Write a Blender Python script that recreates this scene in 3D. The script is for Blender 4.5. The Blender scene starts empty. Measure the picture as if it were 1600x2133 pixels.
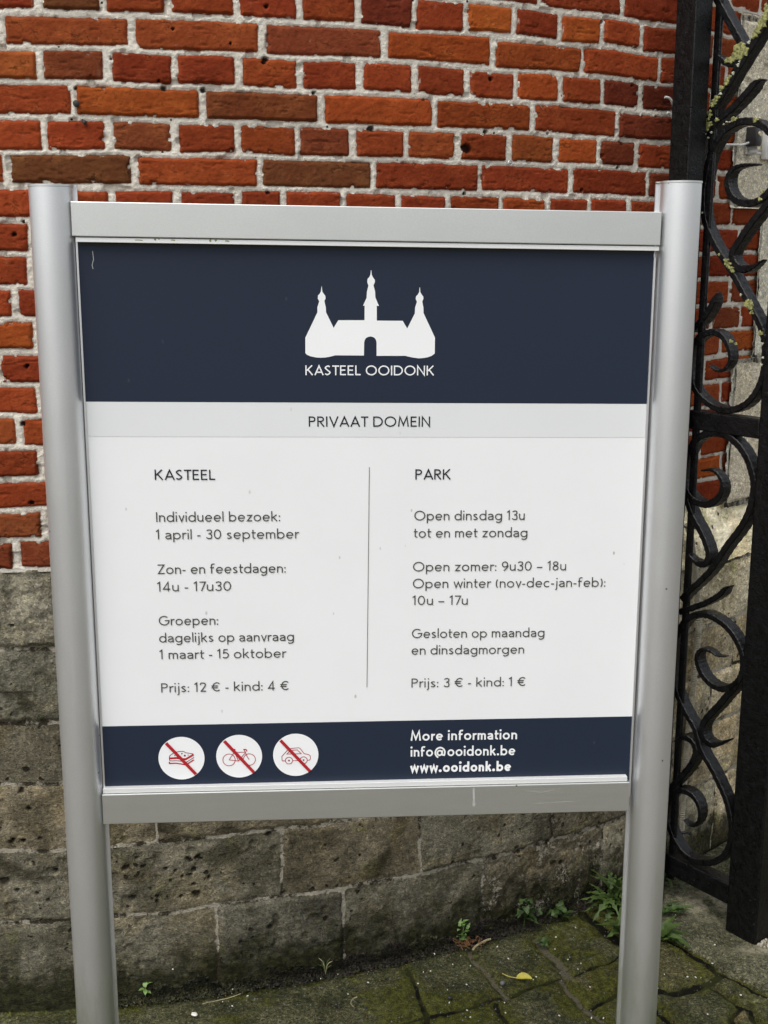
import bpy, bmesh, math, random
import numpy as np
from mathutils import Vector, Matrix

random.seed(7); RNG = np.random.default_rng(7)
S = bpy.context.scene
COL = S.collection
# ------------------------------------------------------------------ camera
HC = 1.71                                   # eye height, metres
FPX, TILT, ROLL = 2544.02, math.radians(12.263), math.radians(0.0878)
cam_d = bpy.data.cameras.new('camera'); cam = bpy.data.objects.new('camera', cam_d); COL.objects.link(cam)
cam_d.sensor_fit = 'HORIZONTAL'; cam_d.sensor_width = 36.0; cam_d.lens = 36.0 * FPX / 1600.0
cam_d.clip_start = 0.02; cam_d.clip_end = 500
_f = Vector((0, math.cos(TILT), -math.sin(TILT))); _u0 = Vector((0, math.sin(TILT), math.cos(TILT))); _r0 = Vector((1, 0, 0))
_r = _r0 * math.cos(ROLL) + _u0 * math.sin(ROLL); _u = _u0 * math.cos(ROLL) - _r0 * math.sin(ROLL)
cam.matrix_world = Matrix(((_r.x, _u.x, -_f.x, 0), (_r.y, _u.y, -_f.y, 0), (_r.z, _u.z, -_f.z, HC), (0, 0, 0, 1)))
S.camera = cam
S.render.resolution_x, S.render.resolution_y = 768, 1024
# ------------------------------------------------------------------ light
SUN_EL, SUN_AZ = math.radians(58), math.radians(216)     # azimuth of the sun, clockwise from +Y
w = bpy.data.worlds.new('World'); S.world = w; w.use_nodes = True
nt = w.node_tree; nt.nodes.clear()
sky = nt.nodes.new('ShaderNodeTexSky'); sky.sky_type = 'NISHITA'; sky.sun_disc = False
sky.sun_elevation = SUN_EL; sky.sun_rotation = SUN_AZ; sky.air_density = 1.0; sky.dust_density = 3.0
hs = nt.nodes.new('ShaderNodeHueSaturation'); hs.inputs['Saturation'].default_value = 0.22
bg = nt.nodes.new('ShaderNodeBackground'); bg.inputs['Strength'].default_value = 0.15
wo = nt.nodes.new('ShaderNodeOutputWorld')
nt.links.new(sky.outputs[0], hs.inputs['Color']); nt.links.new(hs.outputs[0], bg.inputs['Color']); nt.links.new(bg.outputs[0], wo.inputs['Surface'])
sd_ = bpy.data.lights.new('sun', 'SUN'); sd_.energy = 1.05; sd_.angle = math.radians(40); sd_.color = (1.0, 0.97, 0.92)
sun = bpy.data.objects.new('sun', sd_); COL.objects.link(sun)
_sd = Vector((math.sin(SUN_AZ) * math.cos(SUN_EL), math.cos(SUN_AZ) * math.cos(SUN_EL), math.sin(SUN_EL)))
sun.rotation_euler = _sd.to_track_quat('Z', 'Y').to_euler()
S.view_settings.view_transform = 'Standard'; S.view_settings.look = 'None'
S.view_settings.exposure = 0.64; S.view_settings.gamma = 1.0; S.view_settings.use_curve_mapping = False
# ------------------------------------------------------------------ measuring: photograph pixel -> point on a known surface
CX, CY, RT = -1.0852, 5.5333, 3.0377        # axis and radius of the round tower
RB = RT - 0.022                             # brick face
def ray(px, py):
    a, b = (px - 800) / FPX, -(py - 1066.5) / FPX
    return _f + _r * a + _u * b
def on_cyl(px, py, R=RB):
    d = ray(px, py)
    a = d.x ** 2 + d.y ** 2; b = -2 * (d.x * CX + d.y * CY); c = CX * CX + CY * CY - R * R
    s = (-b - math.sqrt(max(b * b - 4 * a * c, 0))) / (2 * a)
    return Vector((d.x * s, d.y * s, HC + d.z * s))
def phi_of(px, py, R=RB):
    p = on_cyl(px, py, R); return math.atan2(p.x - CX, CY - p.y)
def on_ground(px, py, z=0.0):
    d = ray(px, py); s = (z - HC) / d.z
    return Vector((d.x * s, d.y * s, z))
# ------------------------------------------------------------------ helpers
def tag(o, label=None, cat=None, group=None, kind=None):
    if label: o['label'] = label
    if cat: o['category'] = cat
    if group: o['group'] = group
    if kind: o['kind'] = kind
    return o
def empty(name, loc=(0, 0, 0), rz=0.0):
    o = bpy.data.objects.new(name, None); COL.objects.link(o); o.location = loc; o.rotation_euler = (0, 0, rz)
    o.empty_display_size = 0.1
    return o
def mesh_obj(name, verts, faces, mats, parent=None, smooth=False, midx=None):
    me = bpy.data.meshes.new(name); me.from_pydata([tuple(v) for v in verts], [], faces)
    for m in (mats if isinstance(mats, (list, tuple)) else [mats]): me.materials.append(m)
    if midx: me.polygons.foreach_set('material_index', midx)
    if smooth: me.polygons.foreach_set('use_smooth', [True] * len(me.polygons))
    me.update()
    o = bpy.data.objects.new(name, me); COL.objects.link(o)
    if parent: o.parent = parent
    return o
def grid_obj(name, P, mat, parent=None, attrs=None, cols=None):
    """P: (n, m, 3) array of points -> one quad-grid mesh with point attributes"""
    n, m = P.shape[:2]
    me = bpy.data.meshes.new(name)
    me.vertices.add(n * m); me.vertices.foreach_set('co', P.reshape(-1).astype(np.float32))
    i = np.arange(n * m).reshape(n, m)
    q = np.stack([i[:-1, :-1], i[:-1, 1:], i[1:, 1:], i[1:, :-1]], -1).reshape(-1)
    nq = (n - 1) * (m - 1)
    me.loops.add(nq * 4); me.loops.foreach_set('vertex_index', q.astype(np.int32))
    me.polygons.add(nq); me.polygons.foreach_set('loop_start', np.arange(0, nq * 4, 4, dtype=np.int32))
    me.polygons.foreach_set('use_smooth', np.ones(nq, dtype=bool))
    me.update(calc_edges=True)
    for k, a in (attrs or {}).items():
        at = me.attributes.new(k, 'FLOAT', 'POINT'); at.data.foreach_set('value', a.reshape(-1).astype(np.float32))
    for k, a in (cols or {}).items():
        at = me.attributes.new(k, 'FLOAT_COLOR', 'POINT')
        c = np.ones((n * m, 4), np.float32); c[:, :3] = a.reshape(-1, 3); at.data.foreach_set('color', c.reshape(-1))
    me.materials.append(mat)
    o = bpy.data.objects.new(name, me); COL.objects.link(o)
    if parent: o.parent = parent
    return o
class MB:
    """collects solids into one mesh"""
    def __init__(s): s.v = []; s.f = []; s.m = []
    def add(s, vs, fs, mi=0):
        b = len(s.v); s.v += [Vector(v) for v in vs]; s.f += [tuple(b + i for i in f) for f in fs]; s.m += [mi] * len(fs)
    def box(s, a, b, mi=0, fn=None):
        x0, y0, z0 = a; x1, y1, z1 = b
        vs = [(x, y, z) for x in (x0, x1) for y in (y0, y1) for z in (z0, z1)]
        if fn: vs = [fn(*v) for v in vs]
        s.add(vs, [(0, 1, 3, 2), (4, 6, 7, 5), (0, 4, 5, 1), (2, 3, 7, 6), (0, 2, 6, 4), (1, 5, 7, 3)], mi)
    def tube(s, pts, rads, seg=10, mi=0, caps=True):
        pts = [Vector(p) for p in pts]; n = len(pts); rings = []
        up = Vector((0.13, 0.31, 0.94)); prev = None
        for i, p in enumerate(pts):
            t = (pts[min(i + 1, n - 1)] - pts[max(i - 1, 0)]).normalized()
            if prev is None: a = t.cross(up).normalized() if abs(t.dot(up)) < .98 else t.cross(Vector((1, 0, 0))).normalized()
            else: a = (prev - t * prev.dot(t)).normalized()
            prev = a; b = t.cross(a)
            r = rads[i] if isinstance(rads, (list, tuple)) else rads
            rings.append([p + (a * math.cos(k * 2 * math.pi / seg) + b * math.sin(k * 2 * math.pi / seg)) * r for k in range(seg)])
        vs = [v for r in rings for v in r]; fs = []
        for i in range(n - 1):
            for k in range(seg):
                k2 = (k + 1) % seg
                fs.append((i * seg + k, i * seg + k2, (i + 1) * seg + k2, (i + 1) * seg + k))
        if caps: fs.append(tuple(range(seg - 1, -1, -1))); fs.append(tuple((n - 1) * seg + k for k in range(seg)))
        s.add(vs, fs, mi)
    def build(s, name, mats, parent=None, smooth=False, bevel=0.0, segs=2):
        o = mesh_obj(name, s.v, s.f, mats, parent, False, s.m)
        bm = bmesh.new(); bm.from_mesh(o.data)
        bmesh.ops.recalc_face_normals(bm, faces=bm.faces)
        if bevel:
            es = [e for e in bm.edges if len(e.link_faces) == 2 and e.calc_face_angle(0) > 0.5]
            bmesh.ops.bevel(bm, geom=es, offset=bevel, segments=segs, profile=0.5, affect='EDGES')
        bm.to_mesh(o.data); bm.free()
        if smooth:
            o.data.polygons.foreach_set('use_smooth', [True] * len(o.data.polygons))
            try: o.data.set_sharp_from_angle(angle=math.radians(42))
            except Exception: pass
        o.data.update()
        return o
def catmull(P, n=8, closed=False):
    P = [Vector(p) for p in P]; out = []; N = len(P)
    g = (lambda i: P[i % N]) if closed else (lambda i: P[0] * 2 - P[1] if i < 0 else (P[N - 1] * 2 - P[N - 2] if i >= N else P[i]))
    for i in range(N if closed else N - 1):
        a, b, c, d = g(i - 1), g(i), g(i + 1), g(i + 2)
        for k in range(n):
            t = k / n
            out.append(0.5 * ((2 * b) + (c - a) * t + (2 * a - 5 * b + 4 * c - d) * t * t + (3 * b - a - 3 * c + d) * t ** 3))
    if not closed: out.append(P[-1])
    return out
# lattice noise for shaping surfaces
def _h(ix, iy, seed):
    x = (ix.astype(np.int64) * 374761393 + iy.astype(np.int64) * 668265263 + seed * 982451653) & 0xFFFFFFFF
    x = ((x ^ (x >> 13)) * 1274126177) & 0xFFFFFFFF
    x = ((x ^ (x >> 16)) * 2246822519) & 0xFFFFFFFF
    return ((x ^ (x >> 15)) & 0xFFFFFF) / float(0xFFFFFF)
def noise(x, y, seed=0):
    ix, iy = np.floor(x), np.floor(y); fx, fy = x - ix, y - iy
    fx = fx * fx * fx * (fx * (fx * 6 - 15) + 10); fy = fy * fy * fy * (fy * (fy * 6 - 15) + 10)
    a, b = _h(ix, iy, seed), _h(ix + 1, iy, seed); c, d = _h(ix, iy + 1, seed), _h(ix + 1, iy + 1, seed)
    return ((a + (b - a) * fx) * (1 - fy) + (c + (d - c) * fx) * fy) * 2 - 1
def fbm(x, y, seed=0, o=4, g=0.5):
    s = 0; a = 1; t = 0
    for i in range(o):
        s = s + a * noise(x * 2 ** i + i * 17.3, y * 2 ** i - i * 9.1, seed + i * 31); t += a; a *= g
    return s / t
def sstep(a, b, x):
    t = np.clip((x - a) / (b - a), 0, 1); return t * t * (3 - 2 * t)
# ------------------------------------------------------------------ materials
def new_mat(name):
    m = bpy.data.materials.new(name); m.use_nodes = True
    n = m.node_tree; b = n.nodes['Principled BSDF']
    return m, n, b
class NT:
    """short-hand for wiring nodes"""
    def __init__(s, n): s.n = n
    def node(s, t, **kw):
        x = s.n.nodes.new(t)
        for k, v in kw.items(): setattr(x, k, v)
        return x
    def put(s, sock, v):
        if isinstance(v, bpy.types.NodeSocket): s.n.links.new(v, sock)
        elif isinstance(v, (tuple, list)) and len(v) == 3 and sock.type == 'RGBA': sock.default_value = (*v, 1)
        else: sock.default_value = v
    def attr(s, name, out='Fac'):
        x = s.node('ShaderNodeAttribute', attribute_name=name); return x.outputs[out]
    def pos(s): return s.node('ShaderNodeNewGeometry').outputs['Position']
    def obj(s): return s.node('ShaderNodeTexCoord').outputs['Object']
    def noise(s, vec, scale, detail=4, rough=0.55, dist=0.0):
        x = s.node('ShaderNodeTexNoise'); s.put(x.inputs['Vector'], vec); x.inputs['Scale'].default_value = scale
        x.inputs['Detail'].default_value = detail; x.inputs['Roughness'].default_value = rough; x.inputs['Distortion'].default_value = dist
        return x.outputs['Fac']
    def voro(s, vec, scale, feature='F1', rnd=1.0):
        x = s.node('ShaderNodeTexVoronoi', feature=feature); s.put(x.inputs['Vector'], vec); x.inputs['Scale'].default_value = scale
        x.inputs['Randomness'].default_value = rnd
        return x.outputs['Distance'], x.outputs.get('Color')
    def scale(s, vec, v):
        x = s.node('ShaderNodeVectorMath', operation='MULTIPLY'); s.put(x.inputs[0], vec); x.inputs[1].default_value = v; return x.outputs[0]
    def ramp(s, fac, a, b, lo=0.0, hi=1.0, smooth=True):
        x = s.node('ShaderNodeMapRange'); x.interpolation_type = 'SMOOTHSTEP' if smooth else 'LINEAR'
        s.put(x.inputs['Value'], fac); x.inputs['From Min'].default_value = a; x.inputs['From Max'].default_value = b
        x.inputs['To Min'].default_value = lo; x.inputs['To Max'].default_value = hi
        return x.outputs['Result']
    def math(s, op, a, b=0.0):
        x = s.node('ShaderNodeMath', operation=op); s.put(x.inputs[0], a); s.put(x.inputs[1], b); return x.outputs[0]
    def mix(s, fac, a, b, mode='MIX'):
        x = s.node('ShaderNodeMix', data_type='RGBA', blend_type=mode); s.put(x.inputs['Factor'], fac)
        s.put(x.inputs['A'], a) if False else s.put(x.inputs[6], a); s.put(x.inputs[7], b); return x.outputs[2]
    def bump(s, h, strength, dist, prev=None):
        x = s.node('ShaderNodeBump'); s.put(x.inputs['Height'], h); x.inputs['Strength'].default_value = strength; x.inputs['Distance'].default_value = dist
        if prev is not None: s.n.links.new(prev, x.inputs['Normal'])
        return x.outputs['Normal']
def simple_mat(name, col, rough=0.6, metal=0.0, var=0.12, vscale=40, bump=0.0, bscale=200, spec=0.5):
    m, n, b = new_mat(name); t = NT(n)
    p = t.obj(); f = t.noise(p, vscale, 4)
    c = t.mix(t.ramp(f, 0.3, 0.7), tuple(x * (1 - var) for x in col), tuple(min(1, x * (1 + var)) for x in col))
    t.put(b.inputs['Base Color'], c); b.inputs['Roughness'].default_value = rough; b.inputs['Metallic'].default_value = metal
    b.inputs['Specular IOR Level'].default_value = spec
    if bump: t.put(b.inputs['Normal'], t.bump(t.noise(p, bscale, 4), bump, 0.002))
    return m

def brick_material():
    m, n, b = new_mat('brick_and_mortar'); t = NT(n); p = t.pos()
    sd = t.attr('sd'); base = t.attr('tone', 'Color'); hole = t.attr('hole')
    fine = t.noise(p, 420, 5, 0.65); mid = t.noise(p, 95, 5, 0.6); low = t.noise(p, 22, 4, 0.55)
    edge = t.math('ADD', sd, t.math('MULTIPLY', t.math('SUBTRACT', mid, 0.5), 0.0030))
    edge = t.math('ADD', edge, t.math('MULTIPLY', t.math('SUBTRACT', fine, 0.5), 0.0024))
    isb = t.ramp(edge, 0.0009, -0.0009)
    # brick clay: per-brick colour, scorched and paler clouds, small inclusions and pits
    c = t.mix(t.ramp(low, 0.42, 0.72), base, t.mix(1.0, base, (1.35, 1.55, 1.5), 'MULTIPLY'))
    c = t.mix(t.ramp(mid, 0.50, 0.78, 0, 0.75), c, t.mix(1.0, base, (0.50, 0.48, 0.55), 'MULTIPLY'))
    crk = t.math('ABSOLUTE', t.math('SUBTRACT', t.noise(t.scale(p, (15, 15, 34)), 1.0, 5, 0.6, 0.5), 0.5))
    c = t.mix(t.math('MULTIPLY', t.ramp(crk, 0.009, 0.002), t.ramp(low, 0.52, 0.64, 0, 0.75)), c, t.mix(1.0, base, (0.22, 0.22, 0.3), 'MULTIPLY'))
    streak = t.noise(t.scale(p, (22, 22, 70)), 2.0, 5, 0.7, 0.2)
    c = t.mix(t.ramp(streak, 0.58, 0.74, 0, 0.40), c, t.mix(1.0, base, (0.45, 0.5, 0.6), 'MULTIPLY'))
    vd, _ = t.voro(p, 150)
    pit = t.ramp(vd, 0.16, 0.06); pit = t.math('MULTIPLY', pit, t.ramp(low, 0.5, 0.6))
    c = t.mix(pit, c, (0.012, 0.008, 0.006))
    bloom = t.math('MULTIPLY', t.ramp(t.noise(p, 55, 6, 0.78), 0.60, 0.78), 0.34)
    c = t.mix(bloom, c, (0.42, 0.30, 0.22))
    # mortar: sandy lime with grains, dirt and holes
    mo = t.mix(t.ramp(low, 0.3, 0.7), (0.60, 0.555, 0.475), (0.73, 0.69, 0.60))
    mo = t.mix(t.ramp(mid, 0.40, 0.28, 0, 0.5), mo, (0.26, 0.24, 0.195))
    mo = t.mix(t.ramp(t.noise(p, 260, 3, 0.6), 0.60, 0.70, 0, 0.7), mo, (0.80, 0.78, 0.70))
    gd, _ = t.voro(p, 330); mo = t.mix(t.ramp(gd, 0.17, 0.09, 0, 0.5), mo, (0.10, 0.09, 0.075))
    hd, _ = t.voro(p, 26); mo = t.mix(t.ramp(hd, 0.085, 0.05), mo, (0.012, 0.010, 0.008))
    # smear of lime over some brick edges
    sm = t.math('MULTIPLY', t.ramp(edge, -0.0055, -0.001), t.ramp(t.noise(p, 34, 5, 0.7), 0.60, 0.70, 0, 0.6))
    c = t.mix(sm, c, mo)
    soot = t.ramp(t.noise(t.scale(p, (1, 1, 1.6)), 3.2, 6, 0.68, 0.4), 0.50, 0.70, 0, 0.42)
    c = t.mix(soot, c, t.mix(1.0, c, (0.50, 0.52, 0.62), 'MULTIPLY')); mo = t.mix(t.math('MULTIPLY', soot, 0.9), mo, t.mix(1.0, mo, (0.66, 0.65, 0.63), 'MULTIPLY'))
    col = t.mix(isb, mo, c); col = t.mix(t.math('MULTIPLY', hole, 0.93), col, (0.008, 0.006, 0.005))
    t.put(b.inputs['Base Color'], col); b.inputs['Roughness'].default_value = 0.9; b.inputs['Specular IOR Level'].default_value = 0.06
    hgt = t.math('ADD', t.math('MULTIPLY', mid, 0.9), t.math('MULTIPLY', fine, 0.45))
    hgt = t.math('ADD', hgt, t.math('MULTIPLY', t.math('MULTIPLY', t.ramp(crk, 0.012, 0.002), t.ramp(low, 0.50, 0.62)), -0.6)); hgt = t.math('ADD', hgt, t.math('MULTIPLY', pit, -0.8)); hgt = t.math('ADD', hgt, t.math('MULTIPLY', streak, -0.5))
    gr_ = t.math('MULTIPLY', t.ramp(edge, -0.0005, 0.0015), t.noise(p, 330, 3, 0.7)); hgt = t.math('ADD', hgt, t.math('MULTIPLY', gr_, 1.2))
    t.put(b.inputs['Normal'], t.bump(hgt, 0.75, 0.0032))
    return m
def stone_material(name, dark, pale, stain, stain_lo, pits, damp=True, mortar=(0.42, 0.39, 0.32), rough_dark=0.8):
    m, n, b = new_mat(name); t = NT(n); p = t.pos()
    sd = t.attr('sd'); tone = t.attr('tone', 'Color')
    fine = t.noise(p, 300, 5, 0.7); mid = t.noise(p, 70, 6, 0.65, 0.4); low = t.noise(p, 9, 5, 0.6, 0.5)
    bed = t.noise(t.scale(p, (30, 30, 95)), 1.6, 6, 0.7, 0.8)
    c = t.mix(t.ramp(low, 0.33, 0.66), dark, pale)
    c = t.mix(1.0, c, tone, 'MULTIPLY')
    if damp:
        c = t.mix(t.ramp(t.noise(p, 5.5, 5, 0.62, 0.9), 0.48, 0.66, 0, 0.65), c, t.mix(1.0, c, (1.28, 1.17, 0.98), 'MULTIPLY'))
        c = t.mix(t.ramp(t.noise(p, 7.5, 6, 0.68, 0.6), 0.50, 0.68, 0, 0.75), c, t.mix(1.0, c, (0.42, 0.42, 0.34), 'MULTIPLY'))
        c = t.mix(t.ramp(t.noise(p, 15, 5, 0.7, 0.3), 0.56, 0.70, 0, 0.55), c, t.mix(1.0, c, (0.95, 1.08, 0.62), 'MULTIPLY'))
    m2 = t.noise(p, 150, 5, 0.72, 0.5)
    c = t.mix(t.ramp(mid, 0.40, 0.68, 0, 0.65), c, t.mix(1.0, c, (1.75, 1.72, 1.6), 'MULTIPLY'))
    c = t.mix(t.ramp(m2, 0.52, 0.66, 0, 0.75), c, t.mix(1.0, c, (2.0, 1.95, 1.8), 'MULTIPLY'))
    c = t.mix(t.ramp(m2, 0.46, 0.34, 0, rough_dark), c, t.mix(1.0, c, (0.42, 0.40, 0.36), 'MULTIPLY'))
    c = t.mix(t.ramp(fine, 0.52, 0.36, 0, 0.5), c, t.mix(1.0, c, (0.45, 0.43, 0.40), 'MULTIPLY'))
    c = t.mix(t.ramp(bed, 0.54, 0.68, 0, 0.6), c, t.mix(1.0, c, (0.52, 0.5, 0.46), 'MULTIPLY'))
    # dark weather stains with their own outline
    st = t.noise(t.scale(p, (1, 1, 0.7)), 4.2, 6, 0.65, 0.7)
    c = t.mix(t.ramp(st, stain_lo, stain_lo + 0.14, 0, 0.8), c, stain)
    z = t.node('ShaderNodeSeparateXYZ'); t.put(z.inputs[0], p); z = z.outputs['Z']
    if damp:   # algae rising out of the paving joint
        a = t.math('ADD', z, t.math('MULTIPLY', t.math('SUBTRACT', t.noise(p, 13, 6, 0.7), 0.5), -0.34))
        c = t.mix(t.ramp(a, 0.17, 0.03, 0, 0.94), c, t.mix(t.ramp(mid, 0.4, 0.65), (0.012, 0.013, 0.006), (0.035, 0.036, 0.012)))
    # pits
    wv = t.node('ShaderNodeTexNoise'); t.put(wv.inputs['Vector'], p); wv.inputs['Scale'].default_value = 38; wv.inputs['Detail'].default_value = 3
    pw = t.node('ShaderNodeVectorMath', operation='MULTIPLY_ADD'); t.put(pw.inputs[0], wv.outputs['Color']); pw.inputs[1].default_value = (0.028, 0.028, 0.020); t.put(pw.inputs[2], p)
    vd, vc = t.voro(pw.outputs[0], 40)
    sz = t.node('ShaderNodeSeparateColor'); t.put(sz.inputs[0], vc)
    wob = t.math('ADD', vd, t.math('MULTIPLY', sz.outputs[0], 0.22))
    zone = t.noise(p, 6.5, 3, 0.6)
    pit = t.math('MULTIPLY', t.ramp(wob, 0.30, 0.20), t.ramp(zone, pits, pits + 0.06))
    c = t.mix(t.math('MULTIPLY', pit, 0.9), c, (0.018, 0.014, 0.010))
    vd2, _ = t.voro(p, 120); pit2 = t.math('MULTIPLY', t.ramp(vd2, 0.2, 0.1), t.ramp(t.noise(p, 14, 3), 0.48, 0.56))
    c = t.mix(t.math('MULTIPLY', pit2, 0.7), c, (0.03, 0.025, 0.018))
    # crumbling pale patches
    cr = t.math('MULTIPLY', t.ramp(t.math('ADD', t.math('MULTIPLY', t.noise(p, 110, 6, 0.75, 0.8), 0.6), t.math('MULTIPLY', t.noise(p, 16, 4, 0.6), 0.4)), 0.52, 0.58), t.attr('crumble'))
    c = t.mix(t.math('MULTIPLY', cr, 0.8), c, (0.46, 0.42, 0.33))
    # joints
    ed = t.math('ADD', sd, t.math('MULTIPLY', t.math('SUBTRACT', mid, 0.5), 0.011))
    j = t.ramp(ed, -0.0006, 0.0008)
    jm = t.mix(t.ramp(t.noise(p, 13, 6, 0.75), 0.46, 0.57), mortar, (0.045, 0.038, 0.026))
    c = t.mix(j, c, jm); c = t.mix(t.math('MULTIPLY', t.attr('hole'), 0.8), c, (0.014, 0.011, 0.007))
    t.put(b.inputs['Base Color'], c); b.inputs['Roughness'].default_value = 0.92; b.inputs['Specular IOR Level'].default_value = 0.08
    h = t.math('ADD', t.math('MULTIPLY', mid, 1.0), t.math('MULTIPLY', fine, 0.5))
    h = t.math('ADD', h, t.math('MULTIPLY', pit, -1.4)); h = t.math('ADD', h, t.math('MULTIPLY', pit2, -0.5))
    h = t.math('ADD', h, t.math('MULTIPLY', bed, -0.7)); h = t.math('ADD', h, t.math('MULTIPLY', cr, 0.5)); h = t.math('ADD', h, t.math('MULTIPLY', m2, 0.9))
    t.put(b.inputs['Normal'], t.bump(h, 0.95, 0.0075))
    return m
def paving_material():
    m, n, b = new_mat('mossy_paving'); t = NT(n); p = t.pos()
    jd = t.attr('jd'); tone = t.attr('tone', 'Color')
    fine = t.noise(p, 330, 5, 0.7); mid = t.noise(p, 75, 6, 0.68); low = t.noise(p, 10, 5, 0.6, 0.4)
    c = t.mix(t.ramp(low, 0.35, 0.65), (0.047, 0.050, 0.026), (0.096, 0.098, 0.055))
    c = t.mix(1.0, c, tone, 'MULTIPLY')
    c = t.mix(t.ramp(mid, 0.42, 0.70, 0, 0.7), c, t.mix(1.0, c, (2.3, 2.25, 2.1), 'MULTIPLY'))
    c = t.mix(t.ramp(fine, 0.56, 0.42, 0, 0.85), c, t.mix(1.0, c, (0.36, 0.35, 0.30), 'MULTIPLY'))
    m3 = t.noise(p, 140, 5, 0.72, 0.4)
    c = t.mix(t.ramp(m3, 0.52, 0.66, 0, 0.75), c, t.mix(1.0, c, (2.7, 2.65, 2.5), 'MULTIPLY'))
    c = t.mix(t.ramp(m3, 0.48, 0.38, 0, 0.9), c, t.mix(1.0, c, (0.26, 0.25, 0.22), 'MULTIPLY'))
    # moss film
    nm = t.attr('moss')
    mz = t.math('ADD', nm, t.math('MULTIPLY', t.math('SUBTRACT', t.noise(p, 24, 6, 0.7), 0.5), 1.5))
    mc = t.mix(t.ramp(t.math('ADD', t.math('MULTIPLY', mid, 0.5), t.math('MULTIPLY', fine, 0.5)), 0.40, 0.62), (0.024, 0.027, 0.006), (0.118, 0.122, 0.018))
    c = t.mix(t.ramp(mz, 0.25, 0.80, 0, 0.85), c, mc)
    # rings of pale lichen
    lv, _ = t.voro(p, 24); ring = t.math('MULTIPLY', t.ramp(t.math('ABSOLUTE', t.math('SUBTRACT', lv, 0.17)), 0.05, 0.02), t.ramp(t.noise(p, 5, 2), 0.52, 0.60, 0, 0.35))
    c = t.mix(ring, c, (0.26, 0.25, 0.18))
    c = t.mix(t.math('MULTIPLY', t.attr('dust_and_light'), t.ramp(t.noise(p, 60, 5, 0.7), 0.35, 0.6, 0.2, 0.95)), c, (0.40, 0.36, 0.26))  # pale tint: dust at the post, plus gate light put into the colour
    # grit
    gv, _ = t.voro(p, 210); c = t.mix(t.math('MULTIPLY', t.ramp(gv, 0.14, 0.08), t.ramp(t.noise(p, 30, 2), 0.56, 0.62)), c, (0.36, 0.34, 0.28))
    # joint filling: earth, with lime where the photograph's joints are pale
    ed = t.math('ADD', jd, t.math('MULTIPLY', t.math('SUBTRACT', mid, 0.5), -0.010))
    jc = t.mix(t.ramp(t.noise(p, 9, 3), 0.46, 0.56), (0.008, 0.007, 0.004), (0.030, 0.032, 0.009))
    jc = t.mix(t.math('MULTIPLY', t.attr('lime'), t.ramp(mid, 0.3, 0.5)), jc, (0.130, 0.118, 0.078))
    c = t.mix(t.ramp(ed, 0.0035, 0.0010), c, jc)
    t.put(b.inputs['Base Color'], c); b.inputs['Roughness'].default_value = 0.9; b.inputs['Specular IOR Level'].default_value = 0.12
    h = t.math('ADD', t.math('MULTIPLY', mid, 1.0), t.math('MULTIPLY', fine, 0.6))
    t.put(b.inputs['Normal'], t.bump(h, 1.0, 0.007))
    return m
def alu_material(name, col, rough, metal, streak=(220, 220, 3)):
    m, n, b = new_mat(name); t = NT(n); p = t.obj()
    g = t.noise(t.scale(p, streak), 4.0, 3, 0.6); spots = t.noise(p, 900, 2, 0.5); low = t.noise(p, 7, 4, 0.6)
    c = t.mix(t.ramp(low, 0.3, 0.7), tuple(x * 0.95 for x in col), col)
    c = t.mix(t.ramp(spots, 0.35, 0.65, 0, 0.5), c, tuple(x * 0.86 for x in col))
    vd, _ = t.voro(p, 16); speck = t.ramp(vd, 0.035, 0.02)
    c = t.mix(t.math('MULTIPLY', speck, 0.75), c, (0.08, 0.075, 0.06))
    # thin algae low down, water marks, fine scratches
    z = t.node('ShaderNodeSeparateXYZ'); t.put(z.inputs[0], t.pos()); z = z.outputs['Z']
    al = t.math('MULTIPLY', t.ramp(t.math('ADD', z, t.math('MULTIPLY', t.math('SUBTRACT', t.noise(t.scale(p, (9, 9, 2)), 3, 5, 0.65), 0.5), 0.9)), 0.62, 0.12), 0.55)
    c = t.mix(al, c, (0.34, 0.37, 0.22))
    wm = t.noise(t.scale(p, (60, 60, 5)) if streak[2] < 10 else t.scale(p, (10, 10, 60)), 1.5, 5, 0.7, 0.5); c = t.mix(t.ramp(wm, 0.62, 0.80, 0, 0.22), c, tuple(x * 0.75 for x in col))
    t.put(b.inputs['Base Color'], c); b.inputs['Metallic'].default_value = metal
    t.put(b.inputs['Roughness'], t.ramp(g, 0.3, 0.7, rough - 0.02, rough + 0.03))
    t.put(b.inputs['Normal'], t.bump(t.math('ADD', t.math('MULTIPLY', g, 0.3), spots), 0.05, 0.0005))
    return m
def print_material(name, col, rough=0.42, dirt=0.0, dirtcol=(0.25, 0.25, 0.24)):
    m, n, b = new_mat(name); t = NT(n); p = t.obj()
    low = t.noise(p, 5, 5, 0.65); c = t.mix(t.ramp(low, 0.3, 0.7), tuple(x * 0.965 for x in col), col)
    gr = t.noise(p, 700, 2, 0.5); c = t.mix(t.ramp(gr, 0.3, 0.7, 0, 0.4), c, tuple(x * 0.94 for x in col))
    if dirt:
        vd, vc = t.voro(t.scale(p, (1, 1, 0.55)), 30); k = t.math('MULTIPLY', t.ramp(vd, 0.075, 0.03), t.ramp(t.noise(p, 7, 3), 0.50, 0.60))
        c = t.mix(t.math('MULTIPLY', k, dirt), c, dirtcol)
        s2 = t.noise(t.scale(p, (70, 70, 14)), 2.2, 5, 0.7, 0.8); c = t.mix(t.ramp(s2, 0.70, 0.80, 0, dirt * 0.35), c, dirtcol)
    t.put(b.inputs['Base Color'], c); b.inputs['Roughness'].default_value = rough; b.inputs['Specular IOR Level'].default_value = 0.18
    return m
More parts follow.
